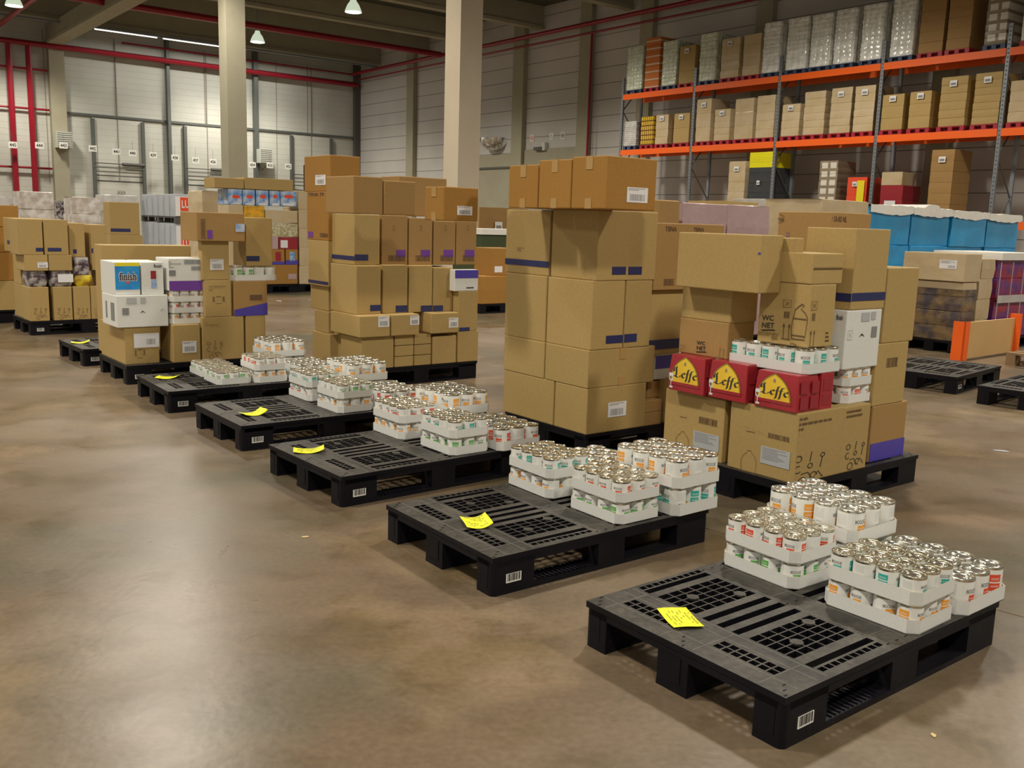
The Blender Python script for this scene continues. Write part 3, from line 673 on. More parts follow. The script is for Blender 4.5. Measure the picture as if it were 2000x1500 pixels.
# ================================================================== TINS AND TRAYS
def can_meshes(R, H, colr, segs=32):
    """metal can, recessed lid with ring pull, printed paper sleeve"""
    mt = 'tin_gold' if R < .045 else 'tin_metal'
    m = MB(); m.lathe([(0, .003), (R*.93, .003), (R*.97, 0), (R*1.0, .002), (R*1.0, .005), (R*.975, .008), (R*.975, H-.008), (R*1.0, H-.005), (R*1.0, H-.0012), (R*.98, H), (R*.95, H-.0008), (R*.94, H-.004)], segs, mt)
    body = m.mesh('tin_can', True)
    m = MB(); m.lathe([(R*.945, H-.004), (R*.86, H-.0045), (R*.84, H-.003), (R*.80, H-.003), (R*.78, H-.0045), (R*.60, H-.0045), (R*.57, H-.0035), (R*.53, H-.0045), (R*.25, H-.0045), (0, H-.0042)], segs, mt)
    a = [(R*(.42+.22*math.cos(t)), R*.16*math.sin(t), H-.0028) for t in [2*PI*i/14 for i in range(15)]]; m.tube(a, .0012, mt, 5); m.box(R*.62, R*.78, -R*.06, R*.06, H-.0042, H-.0022, mt)
    lid = m.mesh('lid', True)
    m = MB(); r0 = R*.985
    seg = 40
    for i in range(seg):
        a0, a1 = 2*PI*i/seg, 2*PI*(i+1)/seg
        m.quad([(r0*math.cos(a0), r0*math.sin(a0), .009), (r0*math.cos(a1), r0*math.sin(a1), .009), (r0*math.cos(a1), r0*math.sin(a1), H-.0095), (r0*math.cos(a0), r0*math.sin(a0), H-.0095)], 'tin_label')
    def band(ang, wid, f0, f1, mm, r=None, n=6):
        r = r or r0+.0004; z0, z1 = .009+(H-.0185)*f0, .009+(H-.0185)*f1
        for i in range(n):
            a0, a1 = ang-wid/2+wid*i/n, ang-wid/2+wid*(i+1)/n
            m.quad([(r*math.cos(a0), r*math.sin(a0), z0), (r*math.cos(a1), r*math.sin(a1), z0), (r*math.cos(a1), r*math.sin(a1), z1), (r*math.cos(a0), r*math.sin(a0), z1)], mm)
    def word(ang, wid, f0, f1, s, mm):
        vs, fs = text_polys(s, True); r = r0+.0006; n0 = len(m.v); z0, z1 = .009+(H-.0185)*f0, .009+(H-.0185)*f1
        for x, y in vs: a = ang-wid/2+wid*x; m.v.append((r*math.cos(a), r*math.sin(a), z0+(z1-z0)*y))
        m.f += [tuple(n0+i for i in f) for f in fs]; m.m += [m.mi(mm)]*len(fs)
    for base in (0, PI):
        word(base, .95, .60, .76, 'MOOCHE', 'ink_grey'); band(base+.12, .72, .30, .55, 'ink_'+colr); band(base+.12, .66, .42, .44, 'tin_label', r0+.0007)
    band(PI/2, .85, .58, .84, 'ink_'+colr); band(PI/2, .85, .26, .53, 'ink_'+colr)
    for f in (.44, .48, .70, .75): band(PI/2, .6, f-.05, f-.035, 'tin_label', r0+.0007)
    band(-PI/2, .5, .22, .40, 'ink_grey')
    for i in range(5): band(-PI/2, .8, .86-i*.075, .872-i*.075, 'paper_grey')
    band(.78, .34, .10, .30, 'ink_green' if colr in ('teal', 'green') else 'ink_red'); band(.78, .18, .18, .36, 'yellow_pack')
    sleeve = m.mesh('paper_label')
    return body, lid, sleeve
CM = {}
def getcan(size, colr):
    k = (size, colr)
    if k not in CM: CM[k] = can_meshes(*( (.0405, .088) if size == 's' else (.049, .118)), colr)
    return CM[k]
FLAT = {}
def flatcan(size, colr):
    k = (size, colr)
    if k not in FLAT:
        b, l, s = getcan(size, colr); m = MB()
        for me in (b, l, s):
            n0 = len(m.v); m.v += [tuple(v.co) for v in me.vertices]
            for p in me.polygons: m.f.append(tuple(n0+i for i in p.vertices)); m.m.append(m.mi(me.materials[p.material_index].name))
        FLAT[k] = m.mesh('tin_can', True)
    return FLAT[k]
def tray_mesh(L_, W_, lip=.047, ch=.03, t=.0035):
    m = MB(); O = [(ch, 0), (L_-ch, 0), (L_, ch), (L_, W_-ch), (L_-ch, W_), (ch, W_), (0, W_-ch), (0, ch)]
    c = (L_/2, W_/2); I = [(x+(t if x < c[0] else -t), y+(t if y < c[1] else -t)) for x, y in O]
    m.prism(O, 0, .003, 'tray_white')
    n = 8
    for i in range(n):
        j = (i+1) % n; h = lip if i % 2 == 0 else lip*.96
        m.quad([(*O[i], 0), (*O[j], 0), (*O[j], h), (*O[i], h)], 'tray_white'); m.quad([(*I[j], .003), (*I[i], .003), (*I[i], h), (*I[j], h)], 'tray_white')
        m.quad([(*O[i], h), (*O[j], h), (*I[j], h), (*I[i], h)], 'tray_edge')
    return m.mesh('carton_tray')
TM = {}
ROWN = ['front', 'second', 'third', 'back']; COLN = ['leftmost', 'second from left', 'third from left', 'rightmost']
CANN = 0
KN = {2: 'nearest pallet', 3: 'second pallet', 4: 'third pallet', 5: 'fourth pallet', 6: 'fifth pallet'}
def tray(frame, u, v, size, colr, tname, where, only=None, detail=True, tl=None, z=PH, nu=3, nv=4, turn=0.0, seed=0):
    """a shallow tray of nu x nv tins; returns height of the tin tops"""
    x, y, dg = frame; t = math.radians(dg); R, H = (.0405, .088) if size == 's' else (.049, .118)
    p = 2*R+.0018; L_, W_ = nu*p+.010, nv*p+.010
    X = x+u*math.cos(t)-v*math.sin(t); Y = y+u*math.sin(t)+v*math.cos(t); k = (nu, nv, size)
    if k not in TM: TM[k] = tray_mesh(L_, W_, .047 if size == 's' else .052)
    o = link('carton_tray', TM[k]); o.location = (X, Y, z+.001); o.rotation_euler = (0, 0, t+turn); tag(o, tl or ('white tin tray, %s on the %s' % (tname, where)), 'tray', 'white carton trays')
    rr = random.Random(seed+int(u*100)+int(v*1000)+int(z*100)); tt = t+turn
    for i in range(nu):
        for j in range(nv):
            if only == 'edge' and not (i == 0 or j == 0): continue
            if only == 'right' and j > 0: continue
            cx, cy = .005+p*(i+.5), .005+p*(j+.5)
            PX = X+cx*math.cos(tt)-cy*math.sin(tt); PY = Y+cx*math.sin(tt)+cy*math.cos(tt)
            lab = '%s label tin, %s of %s row, %s, %s' % (colr, COLN[nv-1-j] if nv <= 4 else 'tin', ROWN[i], tname, where)
            if detail:
                b_, l_, s_ = getcan(size, colr); c = link('tin_can', b_); link('lid', l_, c); link('paper_label', s_, c)
            else: c = link('tin_can', flatcan(size, colr))
            c.location = (PX, PY, z+.0045); c.rotation_euler = (0, 0, rr.choice((-2.35, -1.9, -2.6, -.9, .6, 2.2, -3.0, -1.5))+rr.uniform(-.2, .2)+0)
            tag(c, lab, 'tin', 'tins in the %s, %s' % (tname, where))
    return z+.0045+H
def pile(k, detail, lst):
    for (u, v, turn, levels) in lst:
        z = PH
        for lv in levels:
            size, colr, tname, only = lv[:4]
            z = tray(PK[k], u, v, size, colr, tname, KN[k], only, detail, z=z, turn=math.radians(turn), seed=k*7)
pile(2, True, [(.668, .010, 1.2, [('s', 'orange', 'near corner lower tray', 'edge'), ('s', 'teal', 'near corner upper tray', None)]),
               (.660, .455, -1, [('s', 'green', 'left lower tray', 'edge'), ('s', 'red', 'left upper tray', None)]),
               (.945, -.006, .6, [('b', 'red', 'right edge tray', None)]),
               (.945, .416, 0, [('b', 'green', 'back lower tray', 'right'), ('b', 'orange', 'back upper tray', None)])])
pile(3, True, [(.673, .028, 0, [('s', 'green', 'near corner lower tray', 'edge'), ('s', 'red', 'near corner upper tray', None)]),
               (.660, .478, -1, [('s', 'orange', 'left lower tray', 'edge'), ('s', 'teal', 'left upper tray', None)]),
               (.962, -.016, 1, [('b', 'teal', 'right edge lower tray', 'edge'), ('b', 'orange', 'right edge upper tray', None)]),
               (.945, .405, 0, [('b', 'red', 'back tray', None)])])
pile(4, True, [(.690, .040, -1.5, [('s', 'green', 'near corner lower tray', 'edge'), ('s', 'teal', 'near corner upper tray', None)]),
               (.660, .495, -1.5, [('s', 'orange', 'left lower tray', 'edge'), ('s', 'red', 'left upper tray', None)]),
               (.965, -.018, -2, [('b', 'red', 'right edge tray', None)]),
               (.940, .42, -1, [('b', 'green', 'back lower tray', 'right'), ('b', 'orange', 'back upper tray', None)])])
pile(5, False, [(.666, .038, 1, [('s', 'orange', 'near corner lower tray', 'edge'), ('s', 'green', 'near corner upper tray', None)]),
               (.666, .498, 0, [('s', 'red', 'left lower tray', 'edge'), ('s', 'teal', 'left upper tray', None)]),
               (.965, -.010, 0, [('b', 'red', 'right edge tray', None)]),
               (.940, .42, 0, [('b', 'green', 'back lower tray', 'right'), ('b', 'orange', 'back upper tray', None)])])
pile(6, False, [(.660, .06, 0, [('s', 'orange', 'near corner lower tray', 'edge'), ('s', 'red', 'near corner upper tray', None)]),
               (.385, .09, 0, [('s', 'green', 'front single tray', None)]),
               (.40, .47, 0, [('s', 'green', 'left single tray', None)]),
               (.965, -.010, 0, [('b', 'teal', 'right edge tray', None)]),
               (.940, .46, 0, [('b', 'green', 'back lower tray', 'right'), ('b', 'orange', 'back upper tray', None)])])

# ================================================================== CARTON STACKS
def sh_arrows(): return strokes([[(.2, .05), (.2, .95)], [(.08, .75), (.2, .97), (.32, .75)], [(.8, .05), (.8, .95)], [(.68, .75), (.8, .97), (.92, .75)], [(0, .02), (1, .02)]], .07)
def sh_box(): return strokes([[(.05, .05), (.95, .05), (.95, .95), (.05, .95), (.05, .05)], [(.25, .25), (.75, .75)], [(.25, .75), (.75, .25)]], .05)
def sh_bottle(): return strokes([[(.1, .0), (.9, .0), (.95, .3), (1, .6), (.85, .75), (.55, .86), (.75, .97), (.62, 1.0), (.42, .93), (.2, .82), (.12, .6), (.05, .3), (.1, 0)], [(.1, .58), (.95, .58)], [(.06, .1), (.9, .1)]], .035)
def sh_jug(): return strokes([[(.1, 0), (.05, .5), (.2, .75), (.38, .86), (.38, .97), (.62, .97), (.66, .86), (.88, .7), (.95, .5), (.92, 0), (.1, 0)]], .03)
def sh_bars(n=16):
    rr = random.Random(n); vs, fs = [], []; x = 0
    while x < .97:
        w = rr.choice((.02, .035, .05)); k = len(vs); x1 = min(x+w, 1); vs += [(x, .08), (x1, .08), (x1, .92), (x, .92)]; fs.append((k, k+1, k+2, k+3)); x = x1+rr.choice((.02, .03, .045))
    for z in (0, .95): k = len(vs); vs += [(-.04, z), (1.04, z), (1.04, z+.05), (-.04, z+.05)]; fs.append((k, k+1, k+2, k+3))
    return vs, fs
def sh_text(n, seed=1):
    rr = random.Random(seed); vs, fs = [], []
    for i in range(n):
        y = 1-(i+.8)/n; x = 0
        while x < .9:
            w = rr.uniform(.04, .14); k = len(vs); x1 = min(x+w, 1); vs += [(x, y), (x1, y), (x1, y+.45/n), (x, y+.45/n)]; fs.append((k, k+1, k+2, k+3)); x = x1+.03
            if rr.random() < .12: break
    return vs, fs
def sh_flow(): return strokes([arc(.15, .75, .09, 0, 360), arc(.15, .45, .1, 60, 320), [(.25, .3), (.45, .32), (.6, .1), (.75, .3), (.9, .1)], arc(.5, .5, .07, 0, 360), [(.48, .62), (.52, .9)], arc(.85, .75, .06, 0, 360), [(.85, .7), (.8, .4)], arc(.3, .08, .12, 0, 360), arc(.62, .2, .1, 0, 300)], .024)
def sh_arc(): return strokes([arc(.5, .3, .4, 20, 160), [(.3, .75), (.7, .75)], [(.45, .9), (.55, .6)]], .09)
def sh_figs(): return strokes([arc(.12, .8, .07, 0, 360), [(.12, .7), (.05, .3), (.2, .3), (.12, .7)], arc(.88, .8, .07, 0, 360), [(.88, .7), (.8, .3), (.96, .3), (.88, .7)], [(.3, .9), (.7, .9)], [(.35, .85), (.65, .95)], [(.28, .1), (.72, .1)]], .05)
LEFFE = [  # broad pen strokes, unit box
    [(.18, .97), (.14, .84), (.16, .62), (.15, .36)], [(.18, .97), (.08, .88), (.04, .74), (.07, .64)], [(.0, .28), (.08, .37), (.19, .27), (.28, .31), (.33, .42)],
    [(.40, .34), (.38, .45), (.41, .56), (.47, .62), (.50, .54), (.42, .46)], [(.40, .34), (.45, .28), (.52, .36)],
    [(.50, .03), (.55, .10), (.585, .35), (.60, .62), (.64, .86), (.72, .90)], [(.54, .58), (.67, .63)],
    [(.63, .03), (.68, .10), (.71, .35), (.73, .60), (.77, .80), (.85, .82)], [(.66, .57), (.80, .61)],
    [(.86, .34), (.84, .45), (.87, .55), (.93, .60), (.96, .52), (.88, .45)], [(.86, .34), (.91, .26), (.99, .35)]]
yaw2, yaw3, yaw1 = math.radians(PS2[2]), math.radians(PS3[2]), math.radians(PS1[2])
# ---- stack in the middle (S2)
y2 = yaw2; nm = 'in the tall middle stack'
def zc(b): return b.z0+b.h
A = cbox(PH, 1144, 850, 760, 1080, 1258, y2, label='bottom front corner carton %s, white barcode label' % nm)
sticker(A, 'R', (1188, 787, 1222, 811))
Al = fbox(A.C, y2, 'L', 981, 1079, 830, PH, zc(A), A.du, label='bottom left carton %s, plain left face' % nm)
za = zc(A)
P_ = A.C
h3 = (za-PH)
fbox(P_, y2, 'R', 1259, 1293, 800, PH, PH+h3*.30, .30, label='lowest of three flat cartons, bottom right %s' % nm, tape=False, mt='kraft_brown')
fbox(P_, y2, 'R', 1259, 1293, 800, PH+h3*.30, PH+h3*.58, .30, label='second of three flat cartons, bottom right %s' % nm, tape=False, mt='kraft_brown')
fbox(P_, y2, 'R', 1262, 1290, 800, PH+h3*.58, za-.01, .28, label='top one of three flat cartons, bottom right %s' % nm, tape=False, mt='kraft_brown', off=.06)
B = cbox(za, 1147, 760, 685, 1062, 1276, y2, label='second layer front corner carton %s, wide and plain' % nm, tape=True, tapeface='R')
Bl = fbox(B.C, y2, 'L', 982, 1061, 745, za, zc(B), B.du, label='second layer left carton %s' % nm)
zb = zc(B)
Cc = cbox(zb, 1153, 685, 549, 1065, 1216, y2, mt='kraft_tan', label='third layer front corner carton %s, tall with blue tape' % nm)
navy(Cc, 'R', (1184, 656, 1216, 669))
zc_ = zc(Cc)
Cr = fbox(Cc.C, y2, 'R', 1218, 1269, 670, zb, zc_, .35, label='third layer right carton %s, blue tape low' % nm)
navy(Cr, 'R', (1218, 653, 1243, 667))
Cl = fbox(Cc.C, y2, 'L', 984, 1064, 660, zb, zc_, .35, label='third layer left carton %s, tall and plain' % nm)
D = cbox(zc_, 1164, 549, 410, 1074, 1229, y2, label='fourth layer front corner carton %s' % nm); zd = zc(D)
navy(D, 'R', (1196, 521, 1222, 536))
Dr = fbox(D.C, y2, 'R', 1226, 1280, 540, zc_, zd, .35, label='fourth layer right carton %s, bright blue tape' % nm)
navy(Dr, 'R', (1224, 521, 1253, 536))
Dl = fbox(D.C, y2, 'L', 986, 1072, 520, zc_, zd-.005, .35, label='fourth layer left carton %s, blue band across' % nm)
navy(Dl, 'L', (984, 504, 1073, 523)); ink(Dl, 'L', (1010, 482, 1036, 492), sh_text(3), 'ink_faint')
E_ = cbox(zd, 1183, 408, 303, 1114, 1280, y2+.02, mt='kraft_orange', label='topmost front carton %s, white barcode label' % nm, tapeface='L', tape=True)
sticker(E_, 'R', (1225, 365, 1264, 397))
ex = fbox(E_.C, y2+.02, 'L', 1050, 1113, 405, zd, zd+E_.h-.01, E_.du, vmin=E_.dv+.002, mt='kraft_orange', label='middle of three orange brown cartons topping the middle stack', off=0, tapeface='L', tape=True)
ex = fbox(E_.C, y2+.02, 'L', 992, 1049, 405, zd, zd+E_.h-.03, E_.du, mt='kraft_orange', label='left of three orange brown cartons topping the middle stack', off=.02, tapeface='L', tape=True)
# rear half of that pallet
PR2 = V3(PS2[0], PS2[1], 0)
hb = V3(PR2.x, PR2.y, 0)
r1 = fbox(hb, y2, 'R', 1296, 1352, 780, PH, PH+.28, .35, label='carton behind the flat cartons, hidden foot of the middle stack', mt='kraft_tan', off=.02)
zq = zat(r1.C, 742)
r1b = fbox(hb, y2, 'R', 1296, 1352, 780, PH+.281, zq, .35, label='plain carton behind the front cartons of the middle stack, under the copy paper box', off=.02, tape=False)
zq2 = zat(r1.C, 692)
r2 = fbox(hb, y2, 'R', 1279, 1330, 720, zq, zq2, .30, mt='white_board', name='paper_box', cat='box', label='white copy paper box with blue band beside the first red beer pack', off=.05, tape=False)
plate(r2, 'R', (1279, 696, 1330, 716), 'blueviolet', 'printed_band', label='blue printed band'); ink(r2, 'R', (1303, 699, 1311, 713), strokes([arc(.5, .5, .4, 0, 360)], .2), 'leffe_gold')
zq3 = zat(r1.C, 566)
r3 = fbox(hb, y2, 'R', 1267, 1330, 660, zq2, zq3, .32, label='plain carton with blue band between middle stack and beer packs', off=.03)
navy(r3, 'R', (1268, 665, 1330, 679))
zq4 = zat(r1.C, 436)
r4 = fbox(hb, y2, 'R', 1279, 1412, 500, zq3, zq4, .38, mt='kraft_brown', label='wide brown carton with faint logo behind the plain front carton', off=.0, tape=False)
ink(r4, 'R', (1300, 442, 1322, 452), 'TENA', 'ink_brown'); ink(r4, 'R', (1355, 444, 1375, 452), 'TENA', 'ink_brown'); ink(r4, 'R', (1297, 545, 1316, 557), sh_bars(9), 'ink_brown')
# ---- right stack with the beer packs (S3)
y3 = yaw3; nm = 'in the beer pack stack'
G1 = cbox(PH, 1551, 947, 809, 1416, 1638, y3, label='bottom front carton %s, bottle outline and grey label' % nm)
def washing(b, dx=0, dy=0, two=False):
    plate(b, 'L', (1487+dx, 870+dy, 1541+dx, 918+dy), 'paper_grey', 'grey_label', lines=8); ink(b, 'L', (1501+dx, 845+dy, 1541+dx, 864+dy), sh_bars(12), 'ink_brown')
    ink(b, 'L', (1458+dx, 840+dy, 1475+dx, 847+dy), 'JARDEL', 'ink_brown'); ink(b, 'L', (1452+dx, 830+dy, 1496+dx, 853+dy), strokes([[(0, .9), (.9, .5)], [(.5, .5), (1, .2)]], .02), 'ink_faint')
    ink(b, 'L', (1447+dx, 874+dy, 1477+dx, 925+dy), sh_jug(), 'ink_faint')
washing(G1); ink(G1, 'L', (1424, 794, 1434, 803), sh_arrows(), 'ink_faint')
ink(G1, 'R', (1556, 815, 1624, 832), sh_text(3, 3), 'ink_brown', tilt=.0); ink(G1, 'R', (1551, 882, 1612, 935), sh_flow(), 'ink_black')
G2 = fbox(G1.C, y3, 'R', 1640, 1692, 900, PH, zc(G1)-.005, .4, label='bottom right carton %s, black drawings' % nm)
ink(G2, 'R', (1652, 860, 1688, 908), sh_flow(), 'ink_black'); ink(G2, 'R', (1655, 800, 1688, 812), sh_text(2, 5), 'ink_brown')
G0 = fbox(G1.C, y3, 'L', 1291, 1408, 915, PH, zc(G1)-.012, .36, label='bottom left carton %s, grey label half hidden by tins' % nm, off=.015)
plate(G0, 'L', (1355, 840, 1403, 884), 'paper_grey', 'grey_label', lines=7); ink(G0, 'L', (1366, 813, 1400, 834), sh_bars(12), 'ink_brown'); ink(G0, 'L', (1328, 812, 1342, 818), 'JARDEL', 'ink_brown')
ink(G0, 'L', (1320, 838, 1345, 880), sh_jug(), 'ink_faint')
z1 = zc(G1)
def beer(xc, yb, yt, xl, xr, label, xrr=None, yawd=0.0):
    C = corner(xc, yb, z1); C.z = z1; y = y3+yawd
    dv = vof(C, y, xl, yb); du = .30 if xrr is None else uof(C, y, xrr, yb); h = zat(C, yt)-z1
    b = Bx(); b.a = V3(math.cos(y), math.sin(y), 0); b.n_b = V3(-math.sin(y), math.cos(y), 0); b.C = C; b.du, b.dv, b.h, b.z0, b.yaw = du, dv, h, z1, y
    m = MB(); i_ = .012  # slightly waisted paper pack, walls leaning in at the top
    P0 = [(0, 0), (du, 0), (du, dv), (0, dv)]; P1 = [(i_*.2, i_*.2), (du-i_, i_), (du-i_, dv-i_), (i_*.2, dv-i_)]
    n = 4
    for k in range(n+1):
        f = k/n; bul = .006*math.sin(PI*f); m.v += [(p[0]*(1-f)+q[0]*f+(-bul if p[0] == 0 else bul)*.6, p[1]*(1-f)+q[1]*f+(-bul if p[1] == 0 else bul)*.6, h*f) for p, q in zip(P0, P1)]
    for k in range(n):
        for j in range(4): m.f.append((k*4+j, k*4+(j+1) % 4, k*4+4+(j+1) % 4, k*4+4+j)); m.m.append(m.mi('leffe_red'))
    m.f.append((3, 2, 1, 0)); m.m.append(0); m.f.append(tuple(n*4+j for j in range(4))); m.m.append(0)
    ob = m.build('beer_pack'); ob.location = C; ob.rotation_euler = (0, 0, y); bevel(ob, .004); b.ob = ob; tag(ob, label, 'beer pack', 'red beer packs')
    # pointed-arch label on the left face, in face units
    def face_shape(shape, mt, name, off, r=(0, 1, 0, 1)):
        vs, fs = shape; mb = MB(); mb.mi(mt); x0, x1, q0, q1 = r
        for x, z in vs: X = x0+(x1-x0)*x; Z = q0+(q1-q0)*z; mb.v.append((-off-.006*math.sin(PI*min(max(Z, 0), 1))*.6, dv*(1-X), h*Z))
        mb.f = list(fs); mb.m = [0]*len(fs); return mb.build(name, ob)
    def arch(x0, x1, z0, z1_, n=14):
        xm = (x0+x1)/2; L_ = []
        for i in range(n+1): f = i/n; L_.append((x0+(xm-x0)*(.35*f**1.6+.65*f**4), z0+(z1_-z0)*f))
        R_ = [(x1-(p[0]-x0), p[1]) for p in reversed(L_[:-1])]; return L_+R_
    for (a0, a1, b0, b1, mm, off, nm_) in ((.06, .88, .20, .975, 'leffe_gold', .0016, 'label_border'), (.095, .85, .20, .935, 'leffe_yellow', .0024, 'arched_label')):
        p = arch(a0, a1, b0, b1); c = ((a0+a1)/2, b0+.2); n_ = len(p); vs = [c]+p; fs = [(0, i+1, i) for i in range(1, n_)]+[(0, 1, n_)]
        fs = [tuple(f) for f in fs]; face_shape((vs, fs), mm, nm_, off)
    face_shape(strokes(LEFFE, .085, math.radians(38)), 'ink_black', 'printed_name', .0034, (.13, .83, .27, .70))
    face_shape(strokes([[(.3, .0), (.3, .5), (.5, .9), (.7, .5), (.7, 0), (.3, 0)], [(.5, .9), (.5, .2)]], .14), 'ink_grey', 'printed_crest', .0034, (.42, .52, .74, .84))
    face_shape(([(0, 0), (1, 0), (1, 1), (0, 1)], [(0, 1, 2, 3)]), 'leffe_red', 'red_bar', .0032, (.05, .89, .17, .255))
    face_shape(strokes([[(.1, 1), (.15, .62), (.45, .5), (.45, .08)], [(.9, 1), (.85, .62), (.55, .5)], [(.15, .03), (.85, .03)], [(.1, 1), (.9, 1)], [(.1, .88), (.9, .88)]], .14), 'paper', 'printed_glass', .0036, (.03, .16, .08, .46))
    # printed panels of the narrow side
    for (u0, u1, q0, q1) in ((.1, .42, .5, .82), (.12, .45, .08, .42), (.58, .9, .5, .82), (.55, .9, .08, .42)):
        mb = MB(); mb.box(du*u0, du*u1, -.0075, -.004, h*q0, h*q1, 'crimson'); mb.build('side_panel', ob)
    return b
L3_ = beer(1554, 808, 735, 1471, 1596, 'nearest red beer pack, right of the three in front', 1598)
L2_ = beer(1455, 789, 714, 1381, 1500, 'middle red beer pack of the three in front', 1500)
L1_ = beer(1373, 774, 702, 1304, 1400, 'left red beer pack of the three in front', 1400)
L4_ = None
C4 = L3_.C+L3_.a*(L3_.du+.004)
z2 = zc(L3_)
bb = Bx()
def beer_back():
    C = C4; m = MB(); m.box(0, .105, 0, L3_.dv, 0, L3_.h, 'leffe_red'); m.box(.02, .09, -.002, 0, L3_.h*.1, L3_.h*.42, 'crimson'); m.box(.02, .09, -.002, 0, L3_.h*.5, L3_.h*.85, 'crimson')
    o = m.build('beer_pack'); o.location = C; o.rotation_euler = (0, 0, y3); bevel(o, .004); tag(o, 'red beer pack directly behind the nearest one, side only', 'beer pack', 'red beer packs')
beer_back()
# white tray of tins on the beer packs
Ct = corner(1575, 733, z2); dvt = vof(Ct, y3, 1433, 733)
tray((Ct.x, Ct.y, PS3[2]), 0, 0, 'b', 'teal', 'tray on beer packs', 'right stack', 'edge', True, tl='white tray of teal label tins on the red beer packs', z=z2, nu=3, nv=5, seed=3)
zt = z2+.1235
W2 = cbox(zt+.001, 1577, 680, 556, 1476, 1625, y3, mt='kraft_tan', label='tall cleaner carton with bottle outline standing on the tin tray')
ink(W2, 'L', (1489, 614, 1512, 642), 'WC\nNET', 'ink_black', 'printed_logo', tilt=.05); ink(W2, 'L', (1488, 640, 1513, 650), strokes([[(0, .3), (1, .8)]], .35), 'ink_black'); ink(W2, 'L', (1481, 646, 1520, 662), 'energy', 'ink_faint')
ink(W2, 'L', (1507, 657, 1518, 666), 'gel', 'ink_faint')
ink(W2, 'L', (1530, 584, 1546, 602), sh_box(), 'ink_brown'); ink(W2, 'L', (1532, 608, 1542, 622), sh_bars(5), 'ink_brown'); ink(W2, 'L', (1528, 630, 1543, 664), sh_arrows(), 'ink_brown')
ink(W2, 'L', (1548, 592, 1574, 665), sh_bottle(), 'ink_brown'); ink(W2, 'L', (1544, 669, 1556, 677), '12x', 'ink_brown')
ink(W2, 'R', (1586, 588, 1596, 606), sh_box(), 'ink_brown'); ink(W2, 'R', (1587, 612, 1592, 626), sh_bars(5), 'ink_brown'); ink(W2, 'R', (1582, 645, 1590, 678), sh_arrows(), 'ink_brown'); ink(W2, 'R', (1613, 646, 1622, 668), sh_text(3, 9), 'ink_black')
W3 = cbox(zc(W2), 1586, 556, 495, 1484, 1645, y3, mt='kraft_tan', label='flat carton lying on the tall cleaner carton')
ink(W3, 'R', (1588, 523, 1645, 526), ([(0, 0), (1, 0), (1, 1), (0, 1)], [(0, 1, 2, 3)]), 'ink_brown', 'flap_seam')
# cleaner carton and plain cartons on the left beer packs
z1b = zc(L1_)
K1 = cbox(z1b, 1419, 703, 632, 1323, 1440, y3, mt='kraft_brown', label='small cleaner carton on the left beer packs', du=.22)
ink(K1, 'L', (1361, 665, 1378, 685), 'WC\nNET', 'ink_black', 'printed_logo', tilt=.03); ink(K1, 'L', (1360, 683, 1379, 692), strokes([[(0, .3), (1, .8)]], .35), 'ink_black'); ink(K1, 'L', (1328, 672, 1338, 688), sh_box(), 'ink_faint'); ink(K1, 'L', (1404, 678, 1414, 700), sh_arrows(), 'ink_faint')
K2 = cbox(zc(K1), 1426, 632, 566, 1329, 1478, y3, mt='kraft_tan', label='plain carton between the small cleaner carton and the big plain carton')
K3 = cbox(zc(K2), 1481, 574, 459, 1318, 1500, y3, mt='kraft_tan', label='big plain carton on the left of the beer pack stack', du=.34, shr='u')
plate(K3, 'L', (1481, 493, 1487, 497), 'blueviolet', 'printed_mark')
K4 = fbox(K3.C, y3, 'L', 1486, 1548, 520, zc(K2), zc(K3)-.01, .22, mt='kraft_tan', label='carton peeking out behind the big plain carton on the right', off=K3.du+.006, tape=False)
# right side column: tin trays, white tablet carton, tall carton with blue band
z1r = zc(G2)
nb3 = V3(-math.sin(y3), math.cos(y3), 0); hb3 = V3(PS3[0], PS3[1], 0)
def onv(px, py, off): return onp(px, py, hb3+nb3*off, nb3)
Cx = onv(1650, 792, .045)
t_ = (Cx.x, Cx.y, PS3[2])
zz1 = tray(t_, 0, 0, 's', 'red', 'lower right side tray', 'right stack', 'edge', True, tl='lower of two white tin trays under the white carton at right', z=z1r, nu=3, nv=3, seed=5)
zz2 = tray(t_, 0, 0, 's', 'orange', 'upper right side tray', 'right stack', 'edge', True, tl='upper of two white tin trays under the white carton at right', z=zz1, nu=3, nv=3, seed=6)
def pbox(off, xc, ym, z0, yt, xr, dv, **k):
    C = onv(xc, ym, off); du = uof(C, y3, xr, ym); return carton(C, y3, du, dv, z0, zat(C, yt)-z0, **k)
Q1 = pbox(.045, 1651, 660, zz2+.001, 607, 1719, .28, mt='white_board', name='tablet_box', label='white dishwasher tablet carton on the right stack side')
ink(Q1, 'L', (1634, 614, 1646, 626), 'finish', 'ink_black', 'printed_name'); plate(Q1, 'R', (1684, 611, 1698, 627), 'paper_grey', 'grey_patch'); plate(Q1, 'R', (1703, 609, 1710, 624), 'paper_grey', 'grey_patch')
plate(Q1, 'R', (1703, 638, 1711, 658), 'ink_grey', 'dark_patch'); ink(Q1, 'R', (1678, 650, 1688, 664), sh_arc(), 'ink_black'); ink(Q1, 'R', (1656, 645, 1664, 664), sh_box(), 'paper_grey')
Q2 = pbox(.045, 1668, 530, zc(Q1), 446, 1734, .30, mt='kraft_tan', label='tall carton with dark blue band on top of the white carton')
navy(Q2, 'R', (1655, 573, 1736, 585)); navy(Q2, 'L', (1630, 571, 1662, 590))
OFF = .05
V0 = fbox(hb3, y3, 'R', 1697, 1764, 880, PH, zat(onv(1740, 880, OFF), 787), .38, mt='kraft_brown', off=OFF, label='brown carton with violet lower edge at the right pallet corner')
plate(V0, 'R', (1700, 868, 1764, 896), 'blueviolet', 'printed_band', label='violet printed lower edge')
